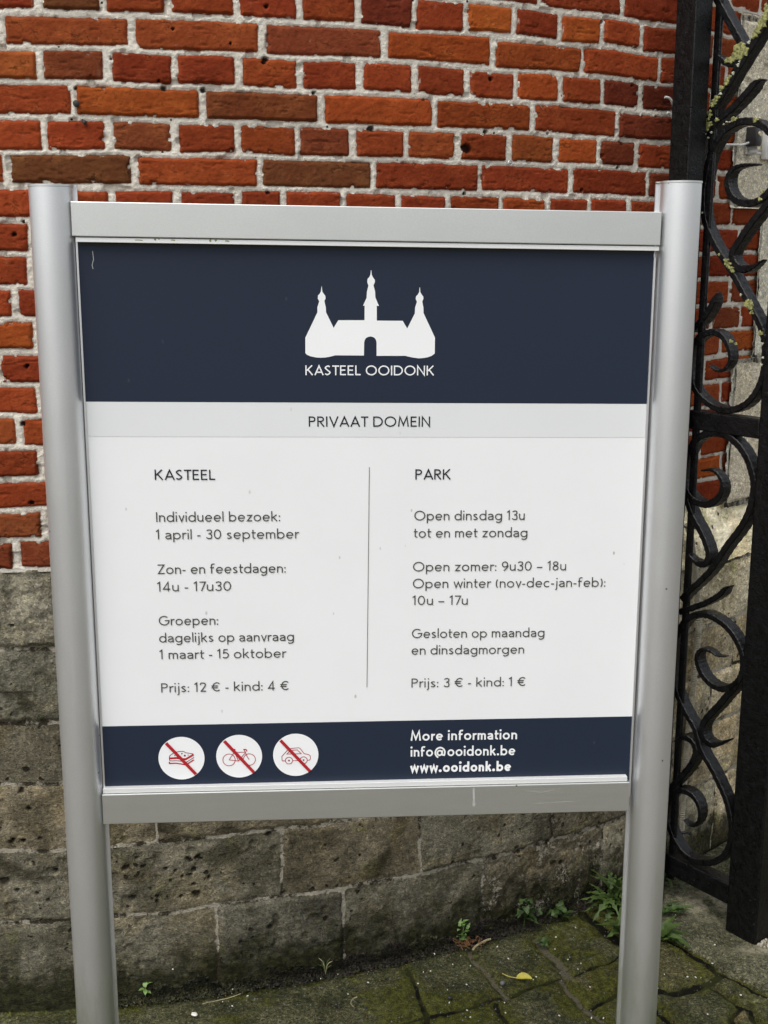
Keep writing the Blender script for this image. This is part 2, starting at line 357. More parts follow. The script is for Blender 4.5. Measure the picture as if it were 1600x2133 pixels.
def iron_material():
    m, n, b = new_mat('black_painted_iron'); t = NT(n); p = t.pos()
    mid = t.noise(p, 60, 5, 0.65); fine = t.noise(p, 260, 4, 0.6)
    c = t.mix(t.ramp(mid, 0.35, 0.7), (0.0015, 0.0015, 0.0018), (0.0045, 0.0045, 0.005))
    vd, _ = t.voro(p, 70); sp = t.math('MULTIPLY', t.ramp(vd, 0.09, 0.05), t.ramp(t.noise(p, 9, 3), 0.52, 0.60))
    c = t.mix(t.math('MULTIPLY', sp, 0.6), c, (0.16, 0.16, 0.13))
    t.put(b.inputs['Base Color'], c); t.put(b.inputs['Roughness'], t.ramp(mid, 0.3, 0.7, 0.26, 0.42)); b.inputs['Specular IOR Level'].default_value = 0.28
    t.put(b.inputs['Normal'], t.bump(t.math('ADD', mid, t.math('MULTIPLY', fine, 0.5)), 0.7, 0.004))
    return m
M = {}
M['brick'] = brick_material()
M['plinth'] = stone_material('grey_plinth_stone', (0.090, 0.082, 0.058), (0.198, 0.181, 0.136), (0.026, 0.022, 0.012), 0.54, 0.50, mortar=(0.42, 0.385, 0.305))
M['quoin'] = stone_material('pale_dressed_stone', (0.66, 0.61, 0.485), (0.78, 0.735, 0.61), (0.54, 0.50, 0.39), 0.62, 0.70, damp=False, rough_dark=0.25)
M['paving'] = paving_material()
M['alu'] = alu_material('satin_aluminium', (0.78, 0.79, 0.80), 0.38, 0.92)
M['alu_rail'] = alu_material('satin_aluminium_rail', (0.70, 0.712, 0.69), 0.39, 0.97, (3, 220, 220))
M['alu_lip'] = alu_material('bright_aluminium_lip', (0.84, 0.85, 0.84), 0.40, 0.35, (3, 220, 220))
M['white'] = print_material('white_print', (0.755, 0.765, 0.765), 0.42, 0.75)
M['grey'] = print_material('pale_grey_print', (0.675, 0.69, 0.69), 0.42, 0.4)
M['navy'] = print_material('navy_print', (0.0165, 0.0235, 0.0415), 0.45, 0.25, (0.10, 0.11, 0.12))
M['ink'] = print_material('dark_ink', (0.014, 0.016, 0.024))
M['ink_grey'] = print_material('grey_ink', (0.066, 0.061, 0.051))
M['ink_white'] = print_material('white_ink', (0.80, 0.81, 0.81))
M['ink_red'] = print_material('red_ink', (0.40, 0.018, 0.026))
M['ink_maroon'] = print_material('maroon_ink', (0.22, 0.016, 0.035))
M['iron'] = iron_material()
M['shadow_gap'] = simple_mat('black_shade_strip', (0.012, 0.012, 0.013), 0.7)  # black for the painted shade line under the top lip
M['plastic_black'] = simple_mat('black_plastic', (0.018, 0.018, 0.020), 0.35, bump=0.1)
M['plastic_white'] = simple_mat('white_plastic', (0.62, 0.62, 0.60), 0.45, var=0.06)
M['brass'] = simple_mat('dull_brass', (0.50, 0.46, 0.30), 0.45, 0.3)
M['steel'] = simple_mat('galvanised_steel', (0.50, 0.50, 0.49), 0.38, 0.7)
M['conduit'] = simple_mat('grey_plastic_conduit', (0.27, 0.245, 0.18), 0.5, var=0.25, vscale=60)
M['rust'] = simple_mat('rusty_iron', (0.035, 0.030, 0.028), 0.7, 0.3, var=0.4)
M['leaf'] = simple_mat('weed_leaf', (0.048, 0.084, 0.014), 0.6, var=0.35, vscale=45)
M['leaf_dark'] = simple_mat('nettle_leaf', (0.036, 0.070, 0.012), 0.6, var=0.4, vscale=60)
M['leaf_pale'] = simple_mat('seedling_leaf', (0.115, 0.20, 0.05), 0.5, var=0.25)
M['leaf_yellow'] = simple_mat('yellow_leaf', (0.40, 0.345, 0.045), 0.5, var=0.2, vscale=90)
M['root'] = simple_mat('dry_root', (0.16, 0.075, 0.028), 0.8, var=0.4)
M['straw'] = simple_mat('dry_straw', (0.30, 0.26, 0.15), 0.8, var=0.3)
M['moss'] = simple_mat('dark_moss', (0.030, 0.030, 0.011), 0.9, var=0.6, vscale=20)
M['soil'] = simple_mat('crevice_soil', (0.022, 0.017, 0.012), 0.95, var=0.5, vscale=60)
M['petal'] = simple_mat('white_petal', (0.68, 0.66, 0.58), 0.6, var=0.12)
M['pebble'] = simple_mat('dark_pebble', (0.018, 0.016, 0.018), 0.5, var=0.4)
M['pebble_grey'] = simple_mat('grey_pebble', (0.14, 0.14, 0.15), 0.5, var=0.3)
M['grit'] = simple_mat('mortar_crumbs', (0.36, 0.32, 0.25), 0.9, var=0.35, vscale=80)
M['lichen'] = simple_mat('yellow_green_lichen', (0.235, 0.235, 0.085), 0.9, var=0.6, vscale=160, bump=0.9, bscale=420)
M['lichen_grey'] = simple_mat('pale_lichen', (0.42, 0.43, 0.33), 0.9, var=0.3, vscale=160, bump=0.8, bscale=420)
exec_order = []

# ================================================================== THE TOWER
tower = empty('brick_tower', (CX, CY, 0))
tag(tower, 'round red brick tower with pale mortar on a grey stone base behind the sign', 'tower')
_zA = on_cyl(45, 23.5).z; _zP = on_cyl(45, 1188).z
PITCH = (_zA - _zP) / 17.0
TONES = {'R': (0.185, 0.031, 0.0105), 'r': (0.212, 0.038, 0.0115), 'O': (0.270, 0.056, 0.013), 'o': (0.225, 0.050, 0.015),
         'b': (0.155, 0.037, 0.0145), 'B': (0.120, 0.038, 0.015), 'D': (0.115, 0.022, 0.010)}
ROWY = {k: 23.5 + (k - 0.5) * 74 for k in range(-2, 18)}
ROWS = {   # joint positions along each course, and the look of the brick before each one (one more at the end)
    -1: ([1122, 1295], 'RRR', 10),
    0: ([80, 214, 351.5, 492.5, 622.5, 745, 862.5, 970, 1070, 1165, 1253.5, 1336], 'RBRrRRDROROrR', 20),
    1: ([4, 274, 545, 800, 1026, 1214, 1374], 'roobOrrR', 75),
    2: ([84, 225, 365, 497.5, 625, 748.5, 863.5, 972.5, 1074, 1166.5, 1255, 1334], 'obRRrRrRROrDD', 140),
    3: ([155, 421, 669, 905, 1109, 1284], 'RObOrRD', 215),
    4: ([93.5, 227.5, 363.5, 496.5, 620, 733.5, 845, 953.5, 1060, 1157.5, 1246.5, 1324], 'rrbRrbRoRoODr', 290),
    5: ([15, 280, 542.5, 777.5, 999, 1187.5, 1347.5], 'OBrBRRRD', 360),
    6: ([95, 233.5, 368.5, 496.5, 591, 715, 828.5, 932.5, 1042.5, 1140, 1225, 1306], 'rRRRRrRRRrRRR', 425),
    7: ([-40, 66], 'rRr', 495), 8: ([66], 'rR', 567), 9: ([32], 'rR', 636), 10: ([78], 'OR', 708), 11: ([-2], 'RR', 776),
    12: ([82], 'rR', 843), 13: ([41], 'orR', 908), 14: ([87], 'RR', 973), 15: ([-60], 'RR', 1035), 16: ([95], 'bR', 1097), 17: ([35], 'bbR', 1155)}
def layout(seed=3):
    rnd = random.Random(seed); rows = {}
    for k in range(-46, 18):
        head = (k % 2 == 0); unit = (0.1325 if head else 0.266) / RB
        js, tn = [], []
        if k in ROWS:
            xs, ts, y = ROWS[k]
            js = [phi_of(x, y + (x / 1400) ** 2 * 60 * (1 if y < 500 else 0) if y < 700 else y) for x in xs]; tn = list(ts[:len(js) + 1])
        else:
            js = [-0.3 + rnd.uniform(0, unit)]; tn = ['R', 'r']
        def pick(): return rnd.choice('RRRRrrrbOoDRrRb')
        # split wide gaps, then run on to both sides
        J, T = [js[0]], [tn[0]]
        for a, b, tt in zip(js[:-1], js[1:], tn[1:-1]):
            n = max(1, round((b - a) / unit * 0.93)) if (b - a) > unit * 1.6 else 1
            for i in range(1, n + 1): J.append(a + (b - a) * i / n); T.append(tt if i == 1 else pick())
        T.append(tn[-1])
        while J[-1] < 1.9: J.append(J[-1] + unit * rnd.uniform(0.95, 1.05)); T.append(pick())
        while J[0] > -1.7: J.insert(0, J[0] - unit * rnd.uniform(0.95, 1.05)); T.insert(0, pick())
        rows[k] = (np.array(J), T)
    return rows
LAY = layout()
WALL_HOLES = [(341, 184, 6), (423, 188, 5), (553, 124, 6), (550, 129, 5), (654, 193, 4), (1254, 45, 5), (1012, 274, 5), (1021, 164, 5), (772, 268, 7), (971, 311, 8), (966, 306, 6), (967, 403, 4), (1140, 278, 3),
              (558, 402, 4), (330, 169, 3), (48, 462, 4), (31, 488, 5), (157, 184, 4), (1210, 396, 4), (1287, 348, 5), (1292, 297, 5), (480, 91, 3), (230, 122, 3), (56, 762, 5), (66, 1046, 6), (48, 883, 5), (1314, 178, 4), (553, 14, 5), (360, 60, 3)]
STONE_HOLES = [(8, 1838, 15), (392, 1790, 7), (412, 1787, 8), (419, 1790, 6), (404, 1812, 8), (396, 1823, 6), (410, 1862, 12), (404, 1842, 6), (345, 1811, 6), (366, 1815, 5), (276, 1873, 10), (328, 1868, 6), (326, 1878, 5), (258, 1810, 8), (266, 1809, 6), (298, 1806, 6),
               (678, 1762, 4), (560, 1930, 8), (565, 1929, 6), (25, 1303, 6), (50, 1752, 6), (20, 1756, 8), (26, 1751, 6), (83, 1748, 5), (115, 1815, 7), (35, 1855, 6), (76, 1862, 6), (590, 1862, 5), (435, 1828, 6), (230, 1790, 5), (355, 1835, 5), (378, 1868, 5), (380, 1826, 4),
               (988, 1828, 6), (1155, 1800, 9), (1170, 1796, 8), (1212, 1766, 6), (560, 1740, 9), (60, 1685, 6), (45, 1648, 9)]
def holes(PHI, ZZ, R, lst, seed):
    out = np.zeros(PHI.shape); S_ = PHI * R
    for x, y, r in lst:
        p = on_cyl(x, y, R); c = math.atan2(p.x - CX, CY - p.y) * R; q = r / FPX * p.y * 1.02
        m_ = (np.abs(S_ - c) < 3 * q) & (np.abs(ZZ - p.z) < 3 * q)
        if not m_.any(): continue
        d = np.hypot(S_[m_] - c, (ZZ[m_] - p.z) * 1.15) / q + 0.35 * noise((S_[m_]) / (q * .8), ZZ[m_] / (q * .8), seed)
        out[m_] = np.maximum(out[m_], sstep(1.15, 0.75, d))
    return out
def brick_wall():
    pa, pb = phi_of(-170, 600), phi_of(1640, 300)
    st = 0.0024 / RB
    ph = np.concatenate([np.arange(-1.5, pa, 0.022 / RB), np.arange(pa, pb, st), np.arange(pb, 1.6, 0.022 / RB)])
    ztop = on_cyl(0, -90).z
    zz = np.concatenate([np.arange(_zP - 0.004, ztop, 0.0024), np.arange(ztop, 3.4, 0.016)])
    PH, ZZ = np.meshgrid(ph, zz); s = PH * RB
    ws = s + 0.0016 * noise(s / 0.06, ZZ / 0.06, 11) + 0.0008 * noise(s / 0.014, ZZ / 0.014, 12)
    wz = ZZ + 0.0024 * noise(s / 0.13, ZZ / 0.09, 13) + 0.0008 * noise(s / 0.018, ZZ / 0.015, 14)
    k = np.clip(np.ceil((_zA - wz) / PITCH).astype(int), -45, 17)
    sd = np.full(s.shape, 0.02); tone = np.zeros(s.shape + (3,)); off = np.zeros(s.shape)
    rnd = np.random.default_rng(5)
    for kk in range(k.min(), k.max() + 1):
        msk = k == kk
        if not msk.any(): continue
        J, T = LAY[kk]; Js = J * RB
        n = len(Js) - 1
        a, b = Js[:-1], Js[1:]
        jw = rnd.uniform(0.0115, 0.0185, n + 1); jh = rnd.uniform(0.0095, 0.0138, n)
        dz = rnd.uniform(-0.0016, 0.0016, n); rot = rnd.uniform(-0.011, 0.011, n); tilt = rnd.uniform(-0.018, 0.018, n); ofs = rnd.uniform(-0.0012, 0.0022, n)
        shrinkA, shrinkB = jw[:-1] / 2, jw[1:] / 2
        col = np.array([np.array(TONES[T[min(i + 1, len(T) - 1)]]) * rnd.uniform(0.86, 1.14) * np.array([1, rnd.uniform(0.9, 1.12), 1]) for i in range(n)])
        x = ws[msk]; zc = _zA - (kk - 0.5) * PITCH
        i = np.clip(np.searchsorted(Js, x) - 1, 0, n - 1)
        c = (a[i] + shrinkA[i] + b[i] - shrinkB[i]) / 2; hx = (b[i] - shrinkB[i] - a[i] - shrinkA[i]) / 2
        lx = x - c; lz = wz[msk] - zc - dz[i] - rot[i] * lx
        hz = (PITCH - jh[i]) / 2; r = 0.0045
        qx, qz = np.abs(lx) - hx + r, np.abs(lz) - hz + r
        sd[msk] = np.hypot(np.maximum(qx, 0), np.maximum(qz, 0)) + np.minimum(np.maximum(qx, qz), 0) - r
        tone[msk] = col[i]; off[msk] = ofs[i] + tilt[i] * lz
    chip = sstep(0.43, 0.66, fbm(s / 0.020, ZZ / 0.016, 21, 3)) * 0.0058
    sd = sd + chip + 0.0011 * fbm(s / 0.009, ZZ / 0.009, 22, 2)
    tb = sstep(0.0004, -0.0062, sd)
    face = 0.0052 + off + 0.0009 * fbm(s / 0.03, ZZ / 0.018, 31, 4) + 0.0007 * fbm(s / 0.006, ZZ / 0.005, 32, 2)
    gouge = sstep(0.44, 0.56, fbm(s / 0.040, ZZ / 0.007, 33, 4)); face = face - 0.0020 * gouge
    mort = 0.0017 + 0.0019 * fbm(s / 0.016, ZZ / 0.012, 41, 3) + 0.0012 * fbm(s / 0.005, ZZ / 0.005, 42, 2)
    hole = sstep(0.60, 0.72, noise(s / 0.021, ZZ / 0.019, 43)); mort = mort - 0.006 * hole
    h = mort * (1 - tb) + face * tb - 0.0026 * np.exp(-((sd - 0.0006) / 0.0016) ** 2)
    h = np.where(ZZ < _zP + 0.004, np.minimum(h, 0.001), h)
    ho = holes(PH, ZZ, RB, WALL_HOLES, 45); h = h - 0.009 * ho
    R = RB + h
    P = np.stack([R * np.sin(PH), -R * np.cos(PH), ZZ], -1)
    grid_obj('brick_wall', P, M['brick'], tower, dict(sd=sd, hole=ho), dict(tone=tone))
brick_wall()
# stone base: courses with thin joints, weathered top edge
PL_Z = [on_cyl(45, 1188, RT).z] + [on_cyl(x, y, RT).z for x, y in ((50, 1354), (50, 1510), (50, 1637), (50, 1776), (50, 1922))] + [-0.06]
PL_J = [[(-60, 1270), (205, 1270), (640, 1260), (1000, 1230), (1330, 1150), (1600, 1110)],
        [(-250, 1430), (420, 1420), (830, 1400), (1200, 1330), (1408, 1260)],
        [(-90, 1570), (230, 1570), (560, 1560), (900, 1530), (1230, 1470), (1530, 1350)],
        [(-200, 1700), (326, 1730), (689, 1706), (1000, 1650), (1290, 1560), (1480, 1460)],
        [(-230, 1850), (588, 1810), (877, 1755), (1154, 1720), (1400, 1620)],
        [(-150, 2000), (455, 1980), (717, 1940), (1006, 1860), (1256, 1780), (1490, 1640)]]
def stonework(name, PH, ZZ, bounds, mat, base_h, parent, seed, tonespan=(0.85, 1.15), jw=0.005, crumb=None, soft=0.009, rightpale=0.0):
    """bounds: list of (z0, z1, [phi...]) courses; a height field on the tower's curve"""
    s = PH * RT
    ws = s + 0.004 * noise(s / 0.09, ZZ / 0.07, seed) + 0.0018 * noise(s / 0.02, ZZ / 0.02, seed + 1)
    wz = ZZ + 0.0045 * noise(s / 0.12, ZZ / 0.2, seed + 2) + 0.0018 * noise(s / 0.018, ZZ / 0.03, seed + 3)
    sd = np.full(s.shape, 0.01); tone = np.ones(s.shape + (3,)); off = np.zeros(s.shape); cr = np.zeros(s.shape)
    rnd = np.random.default_rng(seed)
    for ci, (z0, z1, js) in enumerate(bounds):
        msk = (wz >= z0) & (wz < z1)
        Js = np.sort(np.array(js)) * RT; n = len(Js) - 1
        if not msk.any(): continue
        i = np.clip(np.searchsorted(Js, ws[msk]) - 1, 0, n - 1)
        a, b = Js[i], Js[i + 1]
        lx = ws[msk] - (a + b) / 2; lz = wz[msk] - (z0 + z1) / 2
        qx, qz = np.abs(lx) - (b - a) / 2 + jw / 2, np.abs(lz) - (z1 - z0) / 2 + jw * 0.66
        r = 0.004; qx += r; qz += r
        sd[msk] = np.hypot(np.maximum(qx, 0), np.maximum(qz, 0)) + np.minimum(np.maximum(qx, qz), 0) - r
        tv = rnd.uniform(*tonespan, n) * (1.28 if (ci == 0 and name == 'stone_base') else 1.0) * (1 + rightpale * (2.3 if ci == 0 else 1) * sstep(phi_of(1330, 1500, RT), phi_of(1440, 1500, RT), (np.array(Js[:-1]) + np.array(Js[1:])) / 2 / RT)); wm = rnd.uniform(0.94, 1.06, n)  # right blocks: paler stone, with light through the gate put into the tone
        rp = 1 + 0.05 * (rightpale > 0) * sstep(phi_of(1330, 1500, RT), phi_of(1440, 1500, RT), (np.array(Js[:-1]) + np.array(Js[1:])) / 2 / RT)
        tone[msk] = np.stack([tv * wm * rp, tv, tv / wm / rp], -1)[i]; off[msk] = (rnd.uniform(-0.003, 0.003, n))[i] + (rnd.uniform(-0.02, 0.02, n))[i] * lz
        if crumb:
            cm = np.array([crumb.get((ci, q), 0.0) for q in range(n)]); cr[msk] = cm[i]
    sd = sd + 0.0022 * fbm(s / 0.014, ZZ / 0.014, seed + 9, 3) + 0.004 * sstep(0.3, 0.6, fbm(s / 0.03, ZZ / 0.03, seed + 10, 3))
    t = sstep(0.001, -soft, sd)
    face = 0.004 + off + 0.0030 * fbm(s / 0.06, ZZ / 0.04, seed + 5, 4) + 0.0010 * fbm(s / 0.010, ZZ / 0.008, seed + 6, 3)
    face = face - 0.004 * sstep(0.42, 0.56, noise(s / 0.024, ZZ / 0.021, seed + 7)) * sstep(0.0, 0.25, noise(s / 0.16, ZZ / 0.12, seed + 8))
    face = face + cr * 0.009 * fbm(s / 0.03, ZZ / 0.025, seed + 12, 4)
    h = (0.0005 + 0.0012 * fbm(s / 0.01, ZZ / 0.008, seed + 11, 2)) * (1 - t) + face * t
    ho = holes(PH, ZZ, RT, [(x, y, r * 0.8) for x, y, r in STONE_HOLES], 46) if name == 'stone_base' else np.zeros(s.shape); h = h - 0.008 * ho
    R = base_h(ZZ, PH) + h
    P = np.stack([R * np.sin(PH), -R * np.cos(PH), ZZ], -1)
    return grid_obj(name, P, mat, parent, dict(sd=sd, crumble=cr, hole=ho), dict(tone=tone))
def plinth():
    pa, pb = phi_of(-170, 1600, RT), phi_of(1640, 1200, RT)
    st = 0.003 / RT
    ph = np.concatenate([np.arange(-1.5, pa, 0.03 / RT), np.arange(pa, pb, st), np.arange(pb, 1.6, 0.03 / RT)])
    zz = np.concatenate([np.arange(-0.06, PL_Z[0], 0.003), [PL_Z[0], PL_Z[0] + 0.0015]])
    PH, ZZ = np.meshgrid(ph, zz)
    bounds = []; rnd = random.Random(4)
    for ci in range(6):
        js = sorted(phi_of(x, y, RT) for x, y in PL_J[ci])
        while js[0] > -1.7: js.insert(0, js[0] - rnd.uniform(0.10, 0.17))
        while js[-1] < 1.9: js.append(js[-1] + rnd.uniform(0.10, 0.17))
        bounds.append((PL_Z[ci + 1], PL_Z[ci], js))
    # the crumbling block by the weeds, and the top course
    crumb = {}
    for ci in range(6):
        js = bounds[ci][2]
        for q in range(len(js) - 1):
            c = (js[q] + js[q + 1]) / 2
            if ci == 5 and phi_of(1006, 1860, RT) - 0.01 < c < phi_of(1256, 1780, RT) + 0.01: crumb[(ci, q)] = 1.0
            if ci == 0 and js[q] < phi_of(60, 1270, RT) < js[q + 1]: crumb[(ci, q)] = 0.9
            if ci == 4 and c > phi_of(1154, 1720, RT): crumb[(ci, q)] = 0.45
    def base(Z, P):
        top = PL_Z[0]
        return RT - 0.004 - 0.020 * sstep(top - 0.105, top - 0.004, Z) - 0.03 * (Z > top + 0.0005)
    stonework('stone_base', PH, ZZ, bounds, M['plinth'], base, tower, 51, (0.85, 1.18), 0.0068, crumb, rightpale=2.4)
plinth()
def quoin(x_left, y_ref, y_top, y_bot, seed, proud):
    p0 = phi_of(x_left, y_ref); p1 = p0 + 0.17
    z1 = on_cyl(1545, y_top).z; z0 = on_cyl(1545, y_bot).z
    ph = np.concatenate([np.arange(p0 - 0.004, phi_of(1650, 300), 0.003 / RT), np.arange(phi_of(1650, 300), p1 + 0.004, 0.02 / RT)])
    zz = np.arange(z0 - 0.010, z1 + 0.010, 0.003)
    PH, ZZ = np.meshgrid(ph, zz)
    bounds = [(z0 - 0.05, z0, [-1, 2]), (z0, z1, [p0 - 0.2, p0, p1, p1 + 0.2]), (z1, z1 + 0.05, [-1, 2])]
    def base(Z, P):
        e = sstep(0, 0.004, np.minimum(np.minimum(P - p0 + 0.004, 9), np.minimum(Z - z0 + 0.010, z1 + 0.010 - Z)))
        return RB + 0.006 + (proud - 0.006) * 1.0 + 0 * e
    o = stonework('quoin_stone', PH, ZZ, bounds, M['quoin'], base, tower, seed, (0.95, 1.08), 0.010)
    return o
quoin(1532, 200, 36, 426, 71, 0.010); quoin(1574, 560, 428, 748, 72, 0.008); quoin(1513, 900, 752, 1040, 73, 0.014)

# ================================================================== GROUND
def ground():
    # wide sheet to the horizon with the paving laid on it
    me = MB(); me.add([(-80, -80, -0.03), (80, -80, -0.03), (80, 80, -0.03), (-80, 80, -0.03)], [(0, 1, 2, 3)])
    o = me.build('ground', M_far); tag(o, kind='structure')
    px = dict(
        a=[(975, 1975), (985, 1991), (1016, 2021), (1036, 2047), (1059, 2068)],
        b=[(1120, 1950), (1140, 1976), (1162, 1998), (1185, 2027)],
        c=[(960, 2097), (1005, 2084), (1059, 2068), (1104, 2050), (1151, 2034), (1185, 2027), (1207, 2021), (1248, 2005), (1286, 1987), (1330, 1968), (1372, 1950)],
        d=[(1167, 2035), (1185, 2063), (1207, 2086), (1228, 2100), (1250, 2120), (1275, 2140)],
        e=[(1228, 2100), (1257, 2081), (1286, 2063), (1320, 2045), (1366, 2060)],
        g=[(848, 2010), (852, 2022), (865, 2045), (880, 2080), (891, 2110), (897, 2140)],
        h=[(960, 2097), (930, 2104), (891, 2110), (850, 2120), (817, 2130), (760, 2150)],
        i=[(1036, 2085), (1041, 2097), (1054, 2115), (1070, 2142)],
        s=[(1240, 1862), (1300, 1905), (1345, 1935), (1376, 1951), (1395, 1956), (1431, 1977), (1462, 1999), (1511, 2026), (1551, 2047), (1610, 2080), (1700, 2130)],
        k=[(1330, 2040), (1368, 2059), (1397, 2064), (1421, 2060), (1444, 2052), (1470, 2046), (1506, 2024)],
        l=[(1478, 2046), (1486, 2052), (1511, 2065), (1535, 2085), (1558, 2099), (1572, 2120), (1590, 2140)],
        m=[(1340, 2075), (1366, 2096), (1385, 2112), (1412, 2136)],
        n=[(1521, 2112), (1541, 2093)], o=[(1521, 2112), (1535, 2136)],
        p=[(1215, 1895), (1240, 1915), (1262, 1935), (1290, 1958)])
    lime = {'b', 'd', 'a'}
    x = np.arange(-1.15, 1.65, 0.0038); y = np.concatenate([np.arange(1.25, 2.15, 0.008), np.arange(2.15, 3.75, 0.0038)])
    X, Y = np.meshgrid(x, y)
    jd = np.full(X.shape, 9.0); lm = np.zeros(X.shape)
    wx = X + 0.006 * noise(X / 0.05, Y / 0.05, 81) + 0.003 * noise(X / 0.013, Y / 0.013, 82); wy = Y + 0.006 * noise(X / 0.05, Y / 0.05, 83) + 0.003 * noise(X / 0.013, Y / 0.013, 84)
    def seg(a, b, tagk):
        nonlocal jd, lm
        ax, ay, bx, by = a.x, a.y, b.x, b.y; L2 = (bx - ax) ** 2 + (by - ay) ** 2 + 1e-12
        t = np.clip(((wx - ax) * (bx - ax) + (wy - ay) * (by - ay)) / L2, 0, 1)
        d = np.hypot(wx - ax - t * (bx - ax), wy - ay - t * (by - ay))
        wdt = {'b': 0.009, 's': 0.005, 'd': 0.0045, 'k': 0.009, 'a': 0.004, 'p': 0.012}.get(tagk, 0.0036)
        d = d - wdt
        if tagk in lime: lm = np.maximum(lm, sstep(0.008, 0.0, d))
        jd = np.minimum(jd, d)
    for kx, pl in px.items():
        g = [on_ground(*q) for q in pl]
        for a, b in zip(g[:-1], g[1:]): seg(a, b, kx)
    V = lambda a, b: Vector((a, b, 0))
    seg(on_ground(1700, 2130), V(1.75, 1.35), 's')
    for a, b in ((V(-0.25, 2.1), V(-0.28, 2.36)), (V(-1.3, 2.33), V(0.1, 2.37)), (V(-0.75, 2.1), V(-0.7, 2.35)), (V(1.0, 2.1), V(1.25, 2.5)), (V(1.25, 2.5), V(1.7, 2.42)), (V(-1.3, 2.08), V(1.7, 2.12)), (V(-1.3, 1.80), V(1.7, 1.83)), (V(-1.3, 1.52), V(1.7, 1.53)), (V(-.9, 1.8), V(-.9, 2.1)), (V(-.45, 1.82), V(-.44, 2.09)), (V(.1, 1.82), V(.12, 2.1)), (V(.5, 2.1), V(.52, 1.82)), (V(1.0, 1.82), V(1.0, 2.1)), (V(-.7, 1.5), V(-.7, 1.8)), (V(-.2, 1.52), V(-.2, 1.8)), (V(.35, 1.52), V(.33, 1.8)), (V(.8, 1.52), V(.8, 1.8)), (V(-.4, 1.2), V(-.4, 1.5)), (V(.2, 1.2), V(.2, 1.5)), (V(.7, 1.2), V(.7, 1.5))): seg(a, b, 'z')
    wall_d = np.hypot(X - CX, Y - CY) - RT - 0.004; jd = np.minimum(jd, wall_d)
    # stones: label the areas between the joints
    sub = 2; J = jd[::sub, ::sub] > 0.0042; lab = np.where(J, np.arange(J.size).reshape(J.shape) + 1, 0)
    for _ in range(1500):
        n = lab.copy()
        n[1:] = np.maximum(n[1:], lab[:-1]); n[:-1] = np.maximum(n[:-1], lab[1:]); n[:, 1:] = np.maximum(n[:, 1:], lab[:, :-1]); n[:, :-1] = np.maximum(n[:, :-1], lab[:, 1:])
        n = np.where(J, n, 0)
        if (n == lab).all(): break
        lab = n
    lab = np.repeat(np.repeat(lab, sub, 0), sub, 1)[:X.shape[0], :X.shape[1]]
    ids = np.unique(lab); rnd = np.random.default_rng(12); tone = np.ones(X.shape + (3,)); off = np.zeros(X.shape)
    sill = on_ground(1540, 2000); peb = on_ground(1545, 2116); br = on_ground(1290, 2030); brn = on_ground(1390, 2030)
    def idat(p): return lab[np.abs(y - p.y).argmin(), np.abs(x - p.x).argmin()]

    sid, bid, nid = idat(sill), idat(br), idat(brn); pid = -1
    for q in ids:
        m_ = lab == q; v = rnd.uniform(0.78, 1.18); wv = rnd.uniform(0.96, 1.035)
        t3 = np.array([v * wv, v, v / wv])
        if q == sid: t3 = np.array([1.55, 1.48, 1.70])
        if q == pid: t3 = np.array([1.45, 1.15, 1.0])
        if q == bid: t3 = np.array([1.15, 0.98, 0.88])
        if q == nid: t3 = np.array([1.10, 1.0, 0.88])
        tone[m_] = t3
        off[m_] = rnd.uniform(-0.003, 0.003) + (X[m_] - X[m_].mean()) * rnd.uniform(-0.012, 0.012) + (Y[m_] - Y[m_].mean()) * rnd.uniform(-0.012, 0.012)
    mossf = np.clip(1.0 - jd / 0.075, 0, 1) * 0.50 + 0.45 * sstep(-0.05, 0.45, fbm(X / 0.16, Y / 0.12, 88, 3)) + 0.09
    c = on_ground(950, 2110); mossf += 0.55 * np.exp(-(((X - c.x) / 0.13) ** 2 + ((Y - c.y) / 0.05) ** 2))
    c = on_ground(1260, 2125); mossf += 0.22 * np.exp(-(((X - c.x) / 0.05) ** 2 + ((Y - c.y) / 0.05) ** 2))
    c = on_ground(1370, 2120); mossf += 0.22 * np.exp(-(((X - c.x) / 0.04) ** 2 + ((Y - c.y) / 0.04) ** 2))
    mossf = np.where(lab == sid, mossf * 0.25 - 0.05, mossf); mossf = np.where(lab == pid, -0.3, mossf)
    pk = sstep(1.1, 0.8, np.hypot((X - peb.x) / 0.020, (Y - peb.y) / 0.022) + 0.15 * noise(X / 0.01, Y / 0.01, 93))[..., None]; tone = tone * (1 - pk) + np.array([1.7, 1.35, 1.15]) * pk; mossf = mossf - pk[..., 0]
    c = on_ground(1478, 1888); dust_and_light = np.exp(-(((X - c.x) / 0.075) ** 2 + ((Y - c.y) / 0.07) ** 2)) * sstep(-0.35, 0.3, fbm(X / 0.03, Y / 0.03, 91, 4)) + 0.8 * np.exp(-(((X - GBX[0]) / 0.05) ** 2 + ((Y - GBX[1] + .02) / 0.022) ** 2))  # first blotch paints light falling through the gate; second is dust at the post
    t = sstep(-0.001, 0.015, jd)
    Z = -0.014 + 0.014 * t + off * t + 0.0022 * fbm(X / 0.05, Y / 0.05, 85, 4) + 0.0009 * fbm(X / 0.009, Y / 0.009, 86, 3)
    P = np.stack([X, Y, Z], -1)
    o = grid_obj('paving', P, M['paving'], None, dict(jd=jd, moss=mossf, lime=lm, dust_and_light=dust_and_light), dict(tone=tone)); tag(o, kind='structure')
GBX = on_ground(1573, 1968)
M_far = simple_mat('gravel_forecourt', (0.115, 0.105, 0.080), 0.9, var=0.3, vscale=3, bump=0.5, bscale=60)
ground()

